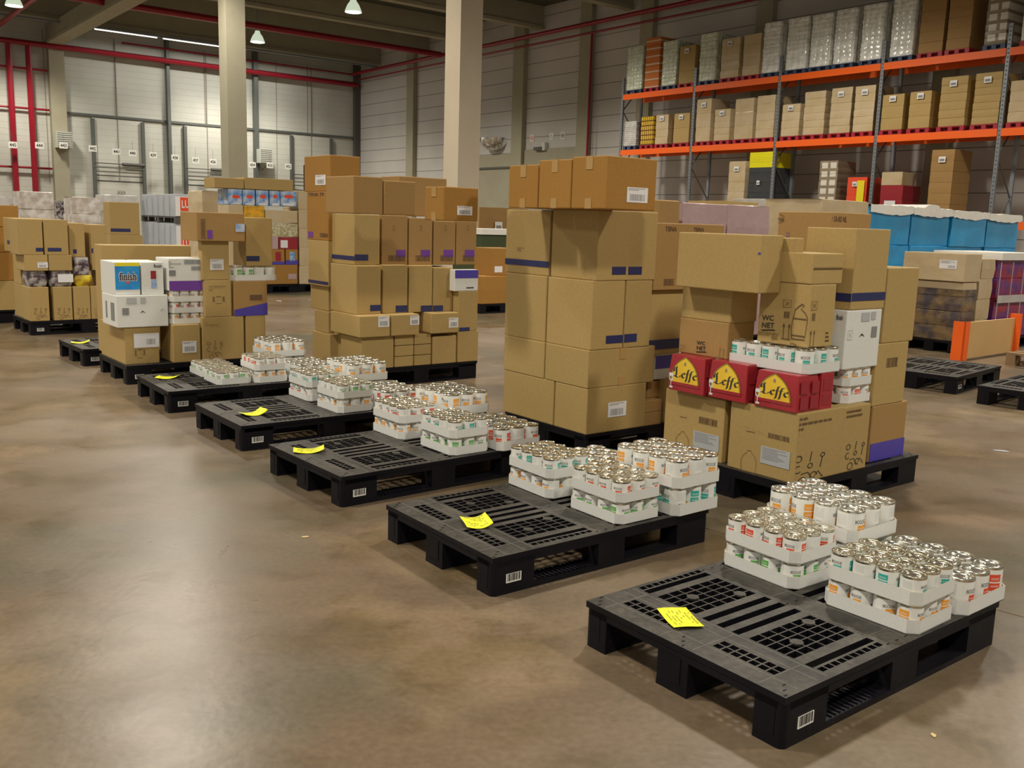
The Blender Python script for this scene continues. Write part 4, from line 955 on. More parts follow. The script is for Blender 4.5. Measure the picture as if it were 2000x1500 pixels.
V1 = fbox(hb3, y3, 'R', 1709, 1770, 730, zc(V0), zat(V0.C+V0.a*.2, 668), .34, off=OFF, label='carton under the big right hand carton of the right stack')
ink(V1, 'R', (1733, 700, 1752, 715), sh_bars(7), 'ink_brown')
V2 = fbox(hb3, y3, 'R', 1729, 1790, 600, zc(V1), zat(V1.C+V1.a*.2, 523), .36, label='big plain carton at the far right of the right stack', off=OFF)
TN = carton(V3(PS3[0], PS3[1], 0)+V3(math.cos(y3), math.sin(y3), 0)*.80+V3(-math.sin(y3), math.cos(y3), 0)*.43, y3, .40, .36, PH, 1.52-PH, 'kraft_brown', 'tall brown carton with dark lettering at the back of the right stack', tape=False)
TN.h = 1.52-PH
hT = zat(TN.C, 414)-PH
for v in TN.ob.data.vertices: v.co.z *= hT/TN.h
TN.h = hT
ink(TN, 'L', (1510, 424, 1532, 432), 'TENA', 'ink_brown', 'printed_name'); ink(TN, 'L', (1506, 418, 1533, 436), strokes([arc(.5, .5, .48, 20, 160), arc(.5, .5, .48, 200, 330)], .04), 'ink_brown'); ink(TN, 'L', (1536, 453, 1542, 463), sh_arrows(), 'blueviolet')
ink(TN, 'R', (1591, 424, 1604, 434), 'TENA', 'ink_brown', 'printed_name'); ink(TN, 'R', (1611, 421, 1654, 434), '79 59 13-02 NL', 'ink_brown', 'printed_number')
# ---- left tall stack (S1)
y1 = yaw1; nm = 'in the tall left stack'
H1 = cbox(PH, 709, 727, 657, 646, 769, y1, label='bottom corner carton %s' % nm, off=0) if False else None
F1 = V3(PS1[0], PS1[1], 0); n1 = V3(-math.sin(y1), math.cos(y1), 0); a1 = V3(math.cos(y1), math.sin(y1), 0)
def Rz(px, py): return zat(F1+a1*uof(F1, y1, px, py), py)
zA = Rz(765, 655)
fbox(F1, y1, 'R', 705, 769, 715, PH, zA, .36, label='bottom left carton of the right hand face %s' % nm, off=.0)
small = [(771, 808), (809, 842)]
for i, (xa, xb) in enumerate(small):
    for k in range(3):
        z0_ = PH+(zA-PH)*k/3; fbox(F1, y1, 'R', xa, xb, 700, z0_, PH+(zA-PH)*(k+1)/3-.004, .3, label='%s small flat carton in the %s bottom column %s' % (['lowest', 'middle', 'upper'][k], ['left', 'right'][i], nm), tape=False)
fbox(F1, y1, 'R', 844, 891, 700, PH, zA-.03, .36, label='bottom carton third from right %s' % nm)
fbox(F1, y1, 'R', 893, 934, 700, PH, zA, .36, label='bottom right corner carton %s' % nm)
fbox(F1, y1, 'L', 648, 692, 700, PH, zA, .4, vmin=.365, label='bottom carton of the left face %s, set back' % nm, off=.06, mt='kraft_tan')
fbox(F1, y1, 'L', 610, 644, 690, PH, zA-.03, .4, label='bottom far left carton %s' % nm, off=-.02, mt='kraft_tan')
zB = Rz(820, 617)
b = cbox(zA, 702, 660, 618, 645, 762, y1, label='second layer corner carton %s, white label' % nm); sticker(b, 'R', (739, 618, 760, 638)); zB = zc(b)
b = fbox(b.C, y1, 'R', 764, 819, 650, zA, zB, .3, label='second layer middle carton %s, white label' % nm); sticker(b, 'R', (801, 617, 820, 634))
b = fbox(b.C, y1, 'R', 842, 895, 650, zA, zB, .3, label='second layer right carton %s, white label' % nm, off=.0); sticker(b, 'R', (877, 621, 897, 639))
fbox(F1, y1, 'L', 614, 641, 640, zA-.03, zB-.02, .35, label='second layer far left carton %s' % nm)
c_ = cbox(zB, 696, 615, 519, 645, 744, y1, label='third layer corner carton %s, blue tape low' % nm); navy(c_, 'R', (723, 596, 744, 607)); zC = zc(c_)
for xa, xb, ta, lb, dz in ((747, 796, 773, 'second from left', .004), (798, 844, 822, 'third from left', 0), (845, 884, 843, 'rightmost of four', -.02)):
    b = fbox(c_.C, y1, 'R', xa, xb, 610, zB, zC+dz-.004*0, .34, label='third layer carton %s %s, blue tape low' % (lb, nm), off=.01, turn=.0); navy(b, 'R', (ta, 597, ta+22, 609))
V_ = fbox(F1, y1, 'R', 894, 932, 660, zA, Rz(930, 568), .36, label='tall narrow carton below the copy paper box %s' % nm); navy(V_, 'R', (897, 640, 917, 650))
pb = fbox(F1, y1, 'R', 888, 934, 560, zc(V_), zat(V_.C, 527), .3, mt='white_board', name='paper_box', label='white copy paper box with violet blue lid band in the left stack', tape=False)
plate(pb, 'R', (888, 527, 934, 543), 'blueviolet', 'printed_band', label='violet blue band'); ink(pb, 'R', (912, 529, 921, 541), strokes([arc(.5, .5, .4, 0, 360)], .2), 'leffe_gold'); plate(pb, 'R', (911, 561, 925, 563), 'ink_black', 'printed_line')
d_ = cbox(zC, 692, 518, 418, 645, 742, y1, label='fourth layer corner carton %s, long blue band' % nm); zD = zc(d_)
navy(d_, 'L', (645, 496, 692, 509)); navy(d_, 'R', (692, 497, 719, 509))
for k, (xa, xb, dz) in enumerate(((745, 796, 0), (798, 844, -.015), (846, 889, -.035), (890, 930, -.03))):
    b = fbox(d_.C, y1, 'R', xa, xb, 515, zC, zD+dz, .34, mt='kraft_brown', label='%s of four brown cartons in the fourth layer %s' % (['first', 'second', 'third', 'last'][k], nm), off=.01)
    ink(b, 'R', (xb-22, 488, xb-4, 502), ([(0, 0), (1, 0), (1, 1), (0, 1)], [(0, 1, 2, 3)]), 'violet', 'violet_patch'); ink(b, 'R', (xa+14, 499, xb-4, 510), sh_bars(9), 'ink_brown'); ink(b, 'R', (xa+22, 440, xa+26, 450), sh_arrows(), 'ink_brown')
e_ = cbox(zD, 690, 417, 343, 636, 748, y1, mt='kraft_brown', label='fifth layer corner carton %s, plain' % nm)
b = fbox(e_.C, y1, 'R', 750, 812, 415, zD, zc(e_)-.02, .34, mt='kraft_brown', label='fifth layer carton right of the corner one %s' % nm, off=-.01)
g_ = cbox(zD-.03, 866, 431, 364, 828, 934, y1, mt='kraft_orange', label='fifth layer rightmost carton %s, orange side and white label' % nm, tape=True, tapeface='L'); sticker(g_, 'R', (893, 402, 922, 421))
# back left columns
zb0 = zB-.02
bl = fbox(F1, y1, 'L', 606, 641, 580, zb0, zat(F1+n1*.6, 560), .4, label='plain carton low in the far left column %s' % nm, off=.03, tape=False)
bm2 = fbox(F1, y1, 'L', 602, 641, 540, zc(bl), zat(F1+n1*.6, 470), .4, label='carton with blue band in the far left column %s' % nm, off=.0); navy(bm2, 'L', (600, 545, 641, 557))
bt = fbox(F1, y1, 'L', 599, 641, 430, zc(bm2), zat(F1+n1*.6, 374), .4, mt='kraft_orange', label='orange brown lettered carton in the far left column %s' % nm); ink(bt, 'L', (601, 376, 632, 383), 'TENA 79', 'ink_brown'); ink(bt, 'L', (625, 455, 641, 464), sh_bars(8), 'ink_brown'); ink(bt, 'L', (602, 452, 611, 464), ([(0, 0), (1, 0), (1, 1), (0, 1)], [(0, 1, 2, 3)]), 'violet', 'violet_patch')
Ctop = V3(*(F1+n1*.42)[:2], 0)
tp = cbox(zc(bt), 645, 374, 302, 594, 704, y1, mt='kraft_orange', label='highest carton of the tall left stack with half hidden label'); sticker(tp, 'L', (616, 342, 636, 361))
carton(F1+a1*.62+n1*.42, y1, .50, .34, zD, .34, 'kraft_brown', 'carton at the back of the top layer %s' % nm, tape=False)

# ---- stack with the white tablet cartons (SF) on pallet 7
yF = math.radians(PK[7][2]); FF = V3(PK[7][0], PK[7][1], 0); aF = V3(math.cos(yF), math.sin(yF), 0); nF = V3(-math.sin(yF), math.cos(yF), 0); nm = 'in the white carton stack'
f1 = cbox(PH, 245, 713, 640, 199, 313, yF, label='bottom front corner carton %s, two white papers' % nm, mt='kraft_tan', tape=False); plate(f1, 'R', (261, 652, 313, 677), 'paper', 'paper_label', bars=(.5, .85, .2, .6)); ink(f1, 'R', (262, 682, 285, 700), sh_figs(), 'ink_brown')
zf = zc(f1)
f2 = fbox(FF, yF, 'R', 339, 393, 704, PH, zat(onp(365, 704, FF, nF), 634), .34, label='bottom middle carton %s, white barcode label' % nm); sticker(f2, 'R', (356, 667, 384, 688))
f3 = fbox(FF, yF, 'R', 396, 478, 700, PH, zat(onp(430, 700, FF, nF), 619), .34, label='bottom right carton %s, black drawings' % nm, tape=False); ink(f3, 'R', (402, 662, 438, 698), sh_flow(), 'ink_brown'); ink(f3, 'R', (402, 628, 440, 636), sh_text(2, 4), 'ink_faint')
f4 = fbox(FF, yF, 'R', 481, 520, 700, PH, zc(f3), .34, label='bottom far right carton %s, plain' % nm, tape=False)
w1 = cbox(zf, 229, 641, 578, 201, 330, yF, mt='white_board', name='tablet_box', label='lower white tablet carton %s, black barcode patch' % nm, tape=False)
plate(w1, 'R', (247, 582, 267, 593), 'paper_grey', 'grey_patch'); plate(w1, 'R', (274, 581, 285, 592), 'paper_grey', 'grey_patch'); plate(w1, 'R', (239, 602, 252, 615), 'ink_grey', 'dark_patch'); ink(w1, 'R', (273, 606, 285, 616), sh_arc(), 'ink_black'); ink(w1, 'R', (312, 602, 322, 612), sh_arc(), 'paper_grey')
plate(w1, 'L', (206, 587, 210, 620), 'ink_grey', 'dark_patch'); plate(w1, 'L', (216, 590, 224, 627), 'ink_grey', 'dark_patch')
w2 = cbox(zc(w1), 225, 577, 512, 198, 275, yF, mt='white_board', name='tablet_box', label='upper white tablet carton with blue picture %s' % nm, tape=False, du=None)
pic = plate(w2, 'R', (224, 520, 275, 565), 'finish_blue', 'printed_panel', label='blue product picture'); plate(w2, 'R', (224, 513, 273, 520), 'finish_yellow', 'yellow_strip')
ink(w2, 'R', (231, 531, 268, 549), text_polys('finish', .055), 'paper', 'printed_name', off=.0028); ink(w2, 'R', (232.2, 532.2, 266.8, 547.8), 'finish', 'ink_black', 'printed_name', off=.0033); ink(w2, 'R', (233, 546, 266, 547), ([(0, 0), (1, 0), (1, 1), (0, 1)], [(0, 1, 2, 3)]), 'ink_red', 'printed_line', off=.003)
ink(w2, 'R', (246, 550, 253, 554), strokes([arc(.5, .5, .35, 0, 360)], .4), 'ink_red', off=.003)
w3 = fbox(w2.C, yF, 'R', 277, 321, 572, zc(w1), zc(w2), w2.dv, mt='white_board', name='tablet_box', label='upper white tablet carton with small finish print beside the blue picture', tape=False); w3.ob['label'] = 'upper white tablet carton with pink and blue strip, right of the blue picture'
plate(w3, 'R', (294, 529, 305, 545), 'crimson', 'printed_strip'); plate(w3, 'R', (295, 545, 306, 563), 'blue_pack', 'printed_strip'); ink(w3, 'R', (300, 516, 316, 523), 'finish', 'ink_black', 'printed_name'); plate(w3, 'R', (277, 528.5, 324, 529), 'paper_grey', 'flap_seam')
back = carton(V3(*(w1.C+aF*.1+nF*(max(w1.dv, w2.dv, f1.dv)+.05))[:2], 0), yF, .78, .22, PH, zat(w1.C+nF*w1.dv, 481)-PH, 'kraft_tan', 'long tan carton rising behind the white tablet cartons', tape=False, shr=None)
f5 = fbox(f2.C, yF, 'R', 327, 398, 620, zc(f2), zc(f2)+.002, .3, label='x') if False else None
zt_ = zc(f2); Ct = corner(334, 634, zt_)
tz = zt_
for k, col in enumerate(('orange', 'red', 'orange')):
    tz = tray((Ct.x, Ct.y, PK[7][2]), 0, 0, 's', col, '%s tray' % ['lowest', 'middle', 'top'][k], 'white carton stack', 'edge', False, tl='%s white tin tray under the white and purple carton' % ['lowest', 'middle', 'top'][k], z=tz, nu=4, nv=3, seed=9+k)
wp = fbox(V3(Ct.x, Ct.y, 0), yF, 'R', 330, 398, 560, tz, zat(Ct, 505), .33, mt='white_board', name='tablet_box', label='white carton with purple lower half on the tin trays', tape=False)
plate(wp, 'R', (326, 549, 398, 571), 'violet', 'purple_band', label='purple lower band'); plate(wp, 'R', (359, 507, 394, 516), 'paper_grey', 'barcode_label', bars=(.05, .95, .1, .9)); plate(wp, 'R', (373, 520, 394, 528), 'paper_grey', 'barcode_label', bars=(.05, .95, .1, .9)); plate(wp, 'R', (330, 528, 343, 539), 'ink_grey', 'dark_patch'); ink(wp, 'R', (329, 510, 355, 524), sh_text(4, 2), 'ink_grey')
g1 = fbox(FF, yF, 'R', 400, 453, 610, zc(f3), zat(onp(425, 700, FF, nF), 547), .34, label='carton with bottle crate drawing %s' % nm, tape=False); ink(g1, 'R', (414, 578, 440, 594), sh_figs(), 'ink_brown'); ink(g1, 'R', (408, 556, 444, 568), sh_text(2, 8), 'ink_faint')
g2 = fbox(FF, yF, 'R', 457, 523, 610, zc(f4), zat(onp(480, 700, FF, nF), 549), .34, mt='kraft_brown', label='brown carton with slanted violet base %s' % nm, tape=False)
ink(g2, 'R', (457, 593, 523, 618), ([(0, 0), (1, .05), (1, 1), (0, .55)], [(0, 1, 2, 3)]), 'blueviolet', 'violet_base'); plate(g2, 'R', (488, 576, 512, 586), 'ink_brown', 'printed_patch')
Ct2 = corner(455, 548, zc(g2)) if False else g2.C
tz = tray((g2.C.x, g2.C.y, PK[7][2]), 0, .01, 'b', 'green', 'upper right tray', 'white carton stack', 'edge', False, tl='white tray of green label tins beside the tan labelled carton', z=zc(g2), nu=4, nv=3, seed=21)
g3 = fbox(FF, yF, 'R', 395, 449, 540, zc(g1), zat(onp(420, 700, FF, nF), 471), .34, label='tan carton with white label under the lettered carton %s' % nm, tape=False); sticker(g3, 'R', (410, 506, 437, 527))
g4 = fbox(FF, yF, 'R', 481, 533, 520, tz, zat(onp(500, 700, FF, nF), 425), .30, label='tall tan carton with dark band at the right %s' % nm, tape=False, off=.08); navy(g4, 'R', (481, 500, 507, 510))
g5 = cbox(zc(g3), 385, 471, 414, 356, 479, yF, mt='kraft_brown', label='long brown lettered carton on top %s' % nm, tape=False, dv=.40)
ink(g5, 'R', (392, 428, 402, 466), sh_bars(8), 'ink_brown'); plate(g5, 'R', (405, 449, 415, 466), 'violet', 'violet_patch'); plate(g5, 'R', (460, 437, 479, 453), 'blue_pack', 'blue_tape')
# ---- far left stack (SL)
yL = math.radians(PSL[2]); FL = V3(PSL[0], PSL[1], 0); aL = V3(math.cos(yL), math.sin(yL), 0); nL = V3(-math.sin(yL), math.cos(yL), 0); nm = 'in the far left stack'
def ZL(px, py): return zat(onp(px, 620, FL, nL), py)
zL1 = ZL(80, 561)
for k, (xa, xb) in enumerate(((60, 98), (106, 143), (145, 178), (179, 196))):
    b = fbox(FL, yL, 'R', xa, xb, 620, PH, zL1, .34, label='%s of the printed cartons in the bottom layer %s' % (['leftmost', 'second', 'third', 'rightmost'][k], nm), tape=False); ink(b, 'R', (xa+5, 598, xb-3, 622), sh_flow(), 'ink_brown')
fbox(FL, yL, 'L', 30, 57, 615, PH, zL1,  .34, vmin=.345, label='bottom carton on the left side %s' % nm, off=.02, tape=False)
def bag(frame, yaw, x0, x1, z0, z1, mt, label, n_, group='snack bags', off=.02):
    Q = frame+n_*off; u0 = uof(Q, yaw, x0, 600); u1 = uof(Q, yaw, x1, 600); a_ = V3(math.cos(yaw), math.sin(yaw), 0)
    m = MB(); n = 10; W_, D_, H_ = u1-u0, .30, z1-z0; rr = random.Random(int(x0))
    for k in range(5):
        f = k/4; sq = 1-.10*(2*f-1)**4
        for i in range(16):
            t = 2*PI*i/16; c, s_ = math.cos(t), math.sin(t); e = .35
            x = W_/2+W_/2*sq*math.copysign(abs(c)**e, c)*(1+rr.uniform(-.02, .02)); y = D_/2+D_/2*sq*math.copysign(abs(s_)**e, s_)*(1+rr.uniform(-.03, .03)); m.v.append((x, y, H_*f))
    for k in range(4):
        for i in range(16): j = (i+1) % 16; m.f.append((k*16+i, k*16+j, k*16+16+j, k*16+16+i)); m.m.append(m.mi(mt))
    m.f.append(tuple(reversed(range(16)))); m.f.append(tuple(64+i for i in range(16))); m.m += [0, 0]
    o = m.build('snack_pack', None, True); o.location = V3(*(Q+a_*u0)[:2], z0); o.rotation_euler = (0, 0, yaw); tag(o, label, 'pack', group); return o
zL2 = ZL(80, 529)
bag(FL, yL, 58, 97, zL1, zL2, 'dark_pack', 'dark wrapped pack under the labelled flat carton at far left', nL)
o_b = bag(FL, yL, 100, 146, zL1, zL2, 'dark_pack', 'dark wrapped pack with white label, second in the far left stack', nL)
q = o_b; m = MB(); m.box(.08, .24, -.022, -.016, .05, .14, 'paper'); m.build('paper_label', q)
bag(FL, yL, 149, 186, zL1, ZL(165, 538), 'yellow_pack', 'yellow wrapped pack at the right of the far left stack', nL)
bag(FL, yL, 147, 180, ZL(165, 537), ZL(165, 503), 'dark_pack', 'dark wrapped pack on top of the yellow one at far left', nL)
zL3 = ZL(80, 498)
b = fbox(FL, yL, 'R', 53, 99, 610, zL2, zL3, .4, label='flat carton with white label %s' % nm, tape=False); sticker(b, 'R', (73, 512, 98, 523))
fbox(FL, yL, 'R', 100, 146, 610, zL2, zL3, .4, label='flat carton beside the labelled one %s' % nm, tape=False)
fbox(FL, yL, 'L', 30, 52, 600, zL1, zL3,  .34, vmin=.405, label='carton on the left side below the banded ones %s' % nm, off=.02, tape=False)
zL4 = ZL(80, 428)
b = fbox(FL, yL, 'R', 43, 91, 600, zL3, zL4, .4, label='left of two tall cartons joined by a blue band %s' % nm); navy(b, 'R', (70, 484, 91, 491))
b = fbox(FL, yL, 'R', 93, 140, 600, zL3, zL4, .4, label='right of two tall cartons joined by a blue band %s' % nm); navy(b, 'R', (93, 484, 120, 491))
b = fbox(FL, yL, 'L', 14, 41, 580, zL3, zL4,  .34, vmin=.405, label='tall carton with blue tape on the left side %s' % nm, off=.02, tape=False); navy(b, 'L', (14, 469, 29, 478))
zb_ = ZL(165, 503)
b = fbox(FL, yL, 'R', 141, 172, 600, zb_, ZL(160, 436), .4, label='tall carton third from left in the upper row %s' % nm, off=.1); navy(b, 'R', (143, 487, 150, 495))
b = fbox(FL, yL, 'R', 183, 214, 600, zb_-.15, ZL(190, 439), .4, label='tall carton right of centre in the upper row %s' % nm, off=.1); navy(b, 'R', (174, 485, 182, 494))
fbox(FL, yL, 'R', 198, 216, 610, PH, zb_-.16, .34, label='carton at the right end of the bottom half %s' % nm, off=.05, tape=False)
# second stack behind it, tall carton with blue band
cB = atz(232, 600, PH)
b0 = cbox(1.05, 216, 458, 394, 198, 274, yL, label='high tan carton with blue band behind the far left stack', dv=.3); navy(b0, 'R', (216, 446, 255, 453))
b1 = carton(b0.C+V3(math.cos(yL), math.sin(yL), 0)*.0, yL, b0.du+.03, .34, PH+.30, 1.05-PH-.30, 'kraft_tan', 'carton carrying the high banded one behind the far left stack', tape=False)
b2 = carton(b0.C, yL, b0.du+.03, .34, PH, .295, 'kraft_tan', 'lowest carton of the column behind the far left stack', tape=False)
pallet(b0.C.x-.02, b0.C.y-.1, PSL[2], 'black pallet behind the far left stack, mostly hidden', PG)
# leftmost, orange brown cartons cut by the picture edge
P0 = atz(31, 630, 0); P0 = V3(P0.x, P0.y, 0)
pallet(*(P0-aL*1.2)[:2], PSL[2], 'black pallet cut by the left picture edge', PG)
PX = P0+aL*.10
zz = PH
for k, (t, mt) in enumerate(((.36, 'kraft_tan'), (.34, 'kraft_orange'), (.30, 'kraft_orange'), (.26, 'kraft_orange'))):
    a_ = V3(math.cos(yL), math.sin(yL), 0); carton(PX-a_*.38+V3(0, 0, 0), yL, .38, .5, zz, t-.004, mt, '%s carton of the column cut by the left picture edge' % ['lowest', 'second', 'third', 'top'][k], tape=False); zz += t

# ================================================================== WRAPPED LOADS
def loft(W_, D_, H_, mt, layers=5, ribs=0, jit=.006, rr=None, seam=.008, z0=0.0, topmt=None, topf=.0):
    """one closed skin around a stacked load: layer seams, optional can-like ribs, slightly uneven film"""
    rr = rr or random; m = MB(); per = []
    def side(p, q, n):
        for i in range(n):
            f = i/n; x, y = p[0]+(q[0]-p[0])*f, p[1]+(q[1]-p[1])*f
            dx, dy = q[0]-p[0], q[1]-p[1]; l = math.hypot(dx, dy); nx, ny = dy/l, -dx/l
            r = (ribs and abs(math.sin(PI*f*ribs*l/ .8)))*.022 if ribs else 0
            per.append((x+nx*r, y+ny*r))
    k = 28 if ribs else 5
    e = .02
    side((e, e), (W_-e, e), k); side((W_-e, e), (W_-e, D_-e), k); side((W_-e, D_-e), (e, D_-e), 4 if ribs else 4); side((e, D_-e), (e, e), 4)
    n = len(per); zs = []
    for L in range(layers):
        za, zb = z0+(H_-z0)*L/layers, z0+(H_-z0)*(L+1)/layers; zs += [(za+.001, -seam), (za+seam*1.2, 0), ((za+zb)/2, .004), (zb-seam*1.2, 0)]
    zs.append((H_-.001, -seam))
    cx, cy = W_/2, D_/2
    lay = [(rr.uniform(-jit, jit), rr.uniform(-jit, jit)) for _ in range(layers+1)]
    for q, (z, o) in enumerate(zs):
        jx, jy = lay[min(q//4, layers)]
        for x, y in per: dx, dy = x-cx, y-cy; m.v.append((x+jx+(o if dx > 0 else -o)+rr.uniform(-1, 1)*jit*.3, y+jy+(o if dy > 0 else -o)+rr.uniform(-1, 1)*jit*.3, z))
    mi = m.mi(mt); ti = m.mi(topmt) if topmt else mi
    for q in range(len(zs)-1):
        for i in range(n): j = (i+1) % n; m.f.append((q*n+i, q*n+j, (q+1)*n+j, (q+1)*n+i)); m.m.append(ti if zs[q][0] > H_*(1-topf)-1e-4 and topmt else mi)
    m.f.append(tuple(reversed(range(n)))); m.m.append(mi); m.f.append(tuple((len(zs)-1)*n+i for i in range(n))); m.m.append(ti)
    return m.mesh('goods')
def simple_pallet(W_, D_, mt, h=.14):
    m = MB(); m.box(0, W_, 0, D_, h-.025, h, mt)
    for i in range(3):
        for j in range(3): x = (W_-.12)*i/2; y = (D_-.12)*j/2; m.box(x, x+.12, y, y+.12, .02, h-.024, mt)
    for j in range(3): y = (D_-.12)*j/2; m.box(0, W_, y, y+.12, 0, .021, mt)
    return m.mesh('pallet')
def wload(P, yaw, W_, D_, H_, mt, label, pal='black_plastic', layers=5, ribs=0, tagp=None, group=None, cat='pallet load', topmt=None, topf=0, name='wrapped_load', jit=.006, holes=0):
    r = empty(name, P, yaw); rr = random.Random(int(P.x*313+P.y*71+P.z*17)); tag(r, label, cat, group)
    ph = 0.0
    if pal: ph = .14; link('pallet', simple_pallet(W_, D_, pal), r)
    g = link('goods', loft(W_, D_, H_-ph, mt, layers, ribs, jit, rr, topmt=topmt, topf=topf), r); g.location = (0, 0, ph+.001)
    if tagp:
        m = MB(); x, z, w, h = tagp; m.box(W_*x, W_*x+w, -.02, -.016, H_*z, H_*z+h, 'paper'); m.box(W_*x+w*.15, W_*x+w*.85, -.021, -.02, H_*z+h*.2, H_*z+h*.6, 'ink_grey'); m.build('paper_label', r)
    return r
# ---- pallet racking along the right wall
BAY, NB = 3.6, 6
rk = empty('pallet_rack', R0, T); tag(rk, 'tall orange and grey pallet racking along the right wall', 'rack')
LV = {1: 6.28, 2: 4.23, 3: 1.80}
for j in range(NB+1):
    s = BAY*j
    for d in (0.0, 1.0):
        m = MB()
        m.box(s-.05, s+.05, d-.035, d+.035, 0, 6.9, 'galv')
        if d == 0:
            for k in range(60): m.box(s-.02, s+.02, d-.038, d-.034, .3+k*.11, .34+k*.11, 'dark_steel')
        m.build('upright', rk)
    for k in range(6):
        z0 = .3+k*1.08; m = MB(); p, q = ((s, .03, z0), (s, .97, z0+1.05)) if k % 2 else ((s, .97, z0), (s, .03, z0+1.05)); m.tube([p, q], .022, 'grey_steel', 6); m.build('brace', rk)
for lv, zt_ in LV.items():
    for j in range(NB):
        for d in (-.055, 1.01):
            m = MB(); m.box(BAY*j+.052, BAY*(j+1)-.052, d, d+.045, zt_-.20, zt_-.001, 'rack_orange')
            m.build('beam', rk)
            for e in (BAY*j+.03, BAY*(j+1)-.09):
                pass
def rload(lv, x0, x1, yt, mt, what, pal='red_plastic', ribs=0, layers=5, tagp=None, idx='', jit=.006, depth=1.0, topmt=None, topf=0):
    ym = {1: 150, 2: 240, 3: 380}[lv]
    s0, _ = rsd(x0, ym, -.02); s1, _ = rsd(x1, ym, -.02)
    q = SD((s0+s1)/2, -.02); z1 = zat(q, yt)
    lvn = {1: 'top rack level', 2: 'middle rack level', 3: 'lower rack level'}[lv]
    if ribs: layers = 12; jit = .008
    r_ = wload(SD(s0+.02, -.01, LV[lv]), T, (s1-s0)-.04, depth, z1-LV[lv], mt, '%s, %s on the %s' % (what, idx, lvn), pal, layers, ribs, tagp, 'loads on the %s' % lvn, jit=jit, topmt=topmt, topf=topf)
    if mt == 'ink_red': W_ = s1-s0-.04; m = MB(); m.box(W_*.55, W_*.9, -.02, -.014, .25, z1-LV[lv]-.1, 'finish_yellow'); m.build('printed_panel', r_)
ORD = ['first from left', 'second from left', 'third from left', 'fourth from left', 'fifth from left', 'sixth from left', 'seventh from left', 'eighth from left', 'ninth from left', 'tenth from left', 'eleventh from left', 'twelfth from left', 'thirteenth from left', 'fourteenth from left', 'fifteenth from left', 'sixteenth from left', 'seventeenth from left', 'eighteenth from left']
TP = (.35, .82, .2, .16)
L1D = [(1222, 1254, 91, 'green_silver', 'film wrapped cans in silvery film', 'blue_plastic', 5, 8, None), (1257, 1287, 73, 'orange_layers', 'orange layered cartons', 'red_plastic', 0, 7, None), (1290, 1320, 80, 'green_silver', 'pale green cans in film', 'blue_plastic', 5, 8, None),
       (1323, 1356, 89, 'kraft_tan', 'plain tan cartons', 'red_plastic', 0, 3, TP), (1362, 1396, 65, 'green_silver', 'tall pale green cans in film', 'blue_plastic', 5, 9, None), (1404, 1442, 74, 'film_tan', 'tan cartons in clear film', 'red_plastic', 0, 5, TP), (1446, 1482, 66, 'film_tan', 'tan cartons in glossy film', 'red_plastic', 0, 4, None),
       (1484, 1519, 43, 'silver_wrap', 'silver wrapped cans', 'blue_plastic', 4, 9, None), (1530, 1572, 34, 'silver_wrap', 'silver wrapped cans with bright folds', 'blue_plastic', 4, 9, None), (1576, 1618, 27, 'silver_wrap', 'silver wrapped cans beside a dark gap', 'blue_plastic', 4, 10, None), (1621, 1664, 17, 'silver_wrap', 'silver wrapped cans left of an upright', 'blue_plastic', 4, 10, None),
       (1673, 1718, 7, 'silver_wrap', 'silver wrapped cans beside the third upright', 'blue_plastic', 4, 10, None), (1730, 1778, -8, 'silver_wrap', 'silver wrapped cans right of the fourth upright', 'blue_plastic', 4, 10, None), (1785, 1836, -22, 'kraft_brown', 'tall brown cartons', 'red_plastic', 0, 6, None), (1838, 1888, -30, 'kraft_brown', 'tall brown cartons with a white tag', 'red_plastic', 0, 6, (.3, .8, .3, .25)),
       (1911, 1957, -40, 'patch_boxes', 'white labelled cartons in film', 'blue_plastic', 0, 9, None), (1982, 2030, -40, 'white_board', 'white carton', 'red_plastic', 0, 2, None)]
for i, (a, b_, c, mt, w, p, r_, l, t) in enumerate(L1D): rload(1, a, b_, c, mt, w, p, r_, l, t, ORD[i])
L2D = [(1218, 1244, 237, 'film_white', 'white film wrapped packs', 'blue_plastic', 3, 3, None), (1250, 1277, 227, 'bottle_crates', 'crates of yellow bottles', 'red_plastic', 0, 6, None), (1279, 1306, 224, 'film_tan', 'tan cartons in film', 'red_plastic', 0, 4, TP), (1314, 1347, 221, 'kraft_tan', 'plain tan cartons with white tag', 'red_plastic', 0, 2, TP),
       (1357, 1388, 193, 'film_tan', 'tall tan cartons with white tag', 'red_plastic', 0, 3, TP), (1393, 1426, 213, 'film_tan', 'low tan cartons in film', 'red_plastic', 0, 5, TP), (1432, 1471, 192, 'film_tan', 'tan cartons with crossed white film', 'red_plastic', 0, 3, None), (1474, 1512, 186, 'film_tan', 'tan cartons with shiny film folds', 'red_plastic', 0, 5, None),
       (1524, 1562, 203, 'film_tan', 'low tan cartons beside an upright', 'red_plastic', 0, 4, TP), (1566, 1610, 178, 'film_tan', 'tall tan cartons in pale film', 'red_plastic', 0, 6, None), (1617, 1661, 171, 'film_tan', 'tan cartons banded with film', 'red_plastic', 0, 6, TP), (1663, 1706, 167, 'film_tan', 'film banded tan cartons left of an upright', 'red_plastic', 0, 6, TP),
       (1717, 1763, 184, 'kraft_tan', 'plain tan cartons right of an upright', 'red_plastic', 0, 3, TP), (1770, 1816, 178, 'kraft_tan', 'plain tan cartons mid bay', 'red_plastic', 0, 3, TP), (1828, 1884, 149, 'kraft_tan', 'tall tan cartons with white straps', 'red_plastic', 0, 6, TP), (1893, 1950, 141, 'kraft_tan', 'tallest tan cartons with white straps', 'red_plastic', 0, 7, TP), (1963, 2015, 156, 'film_tan', 'wrapped tan cartons at the frame edge', 'red_plastic', 0, 4, None)]
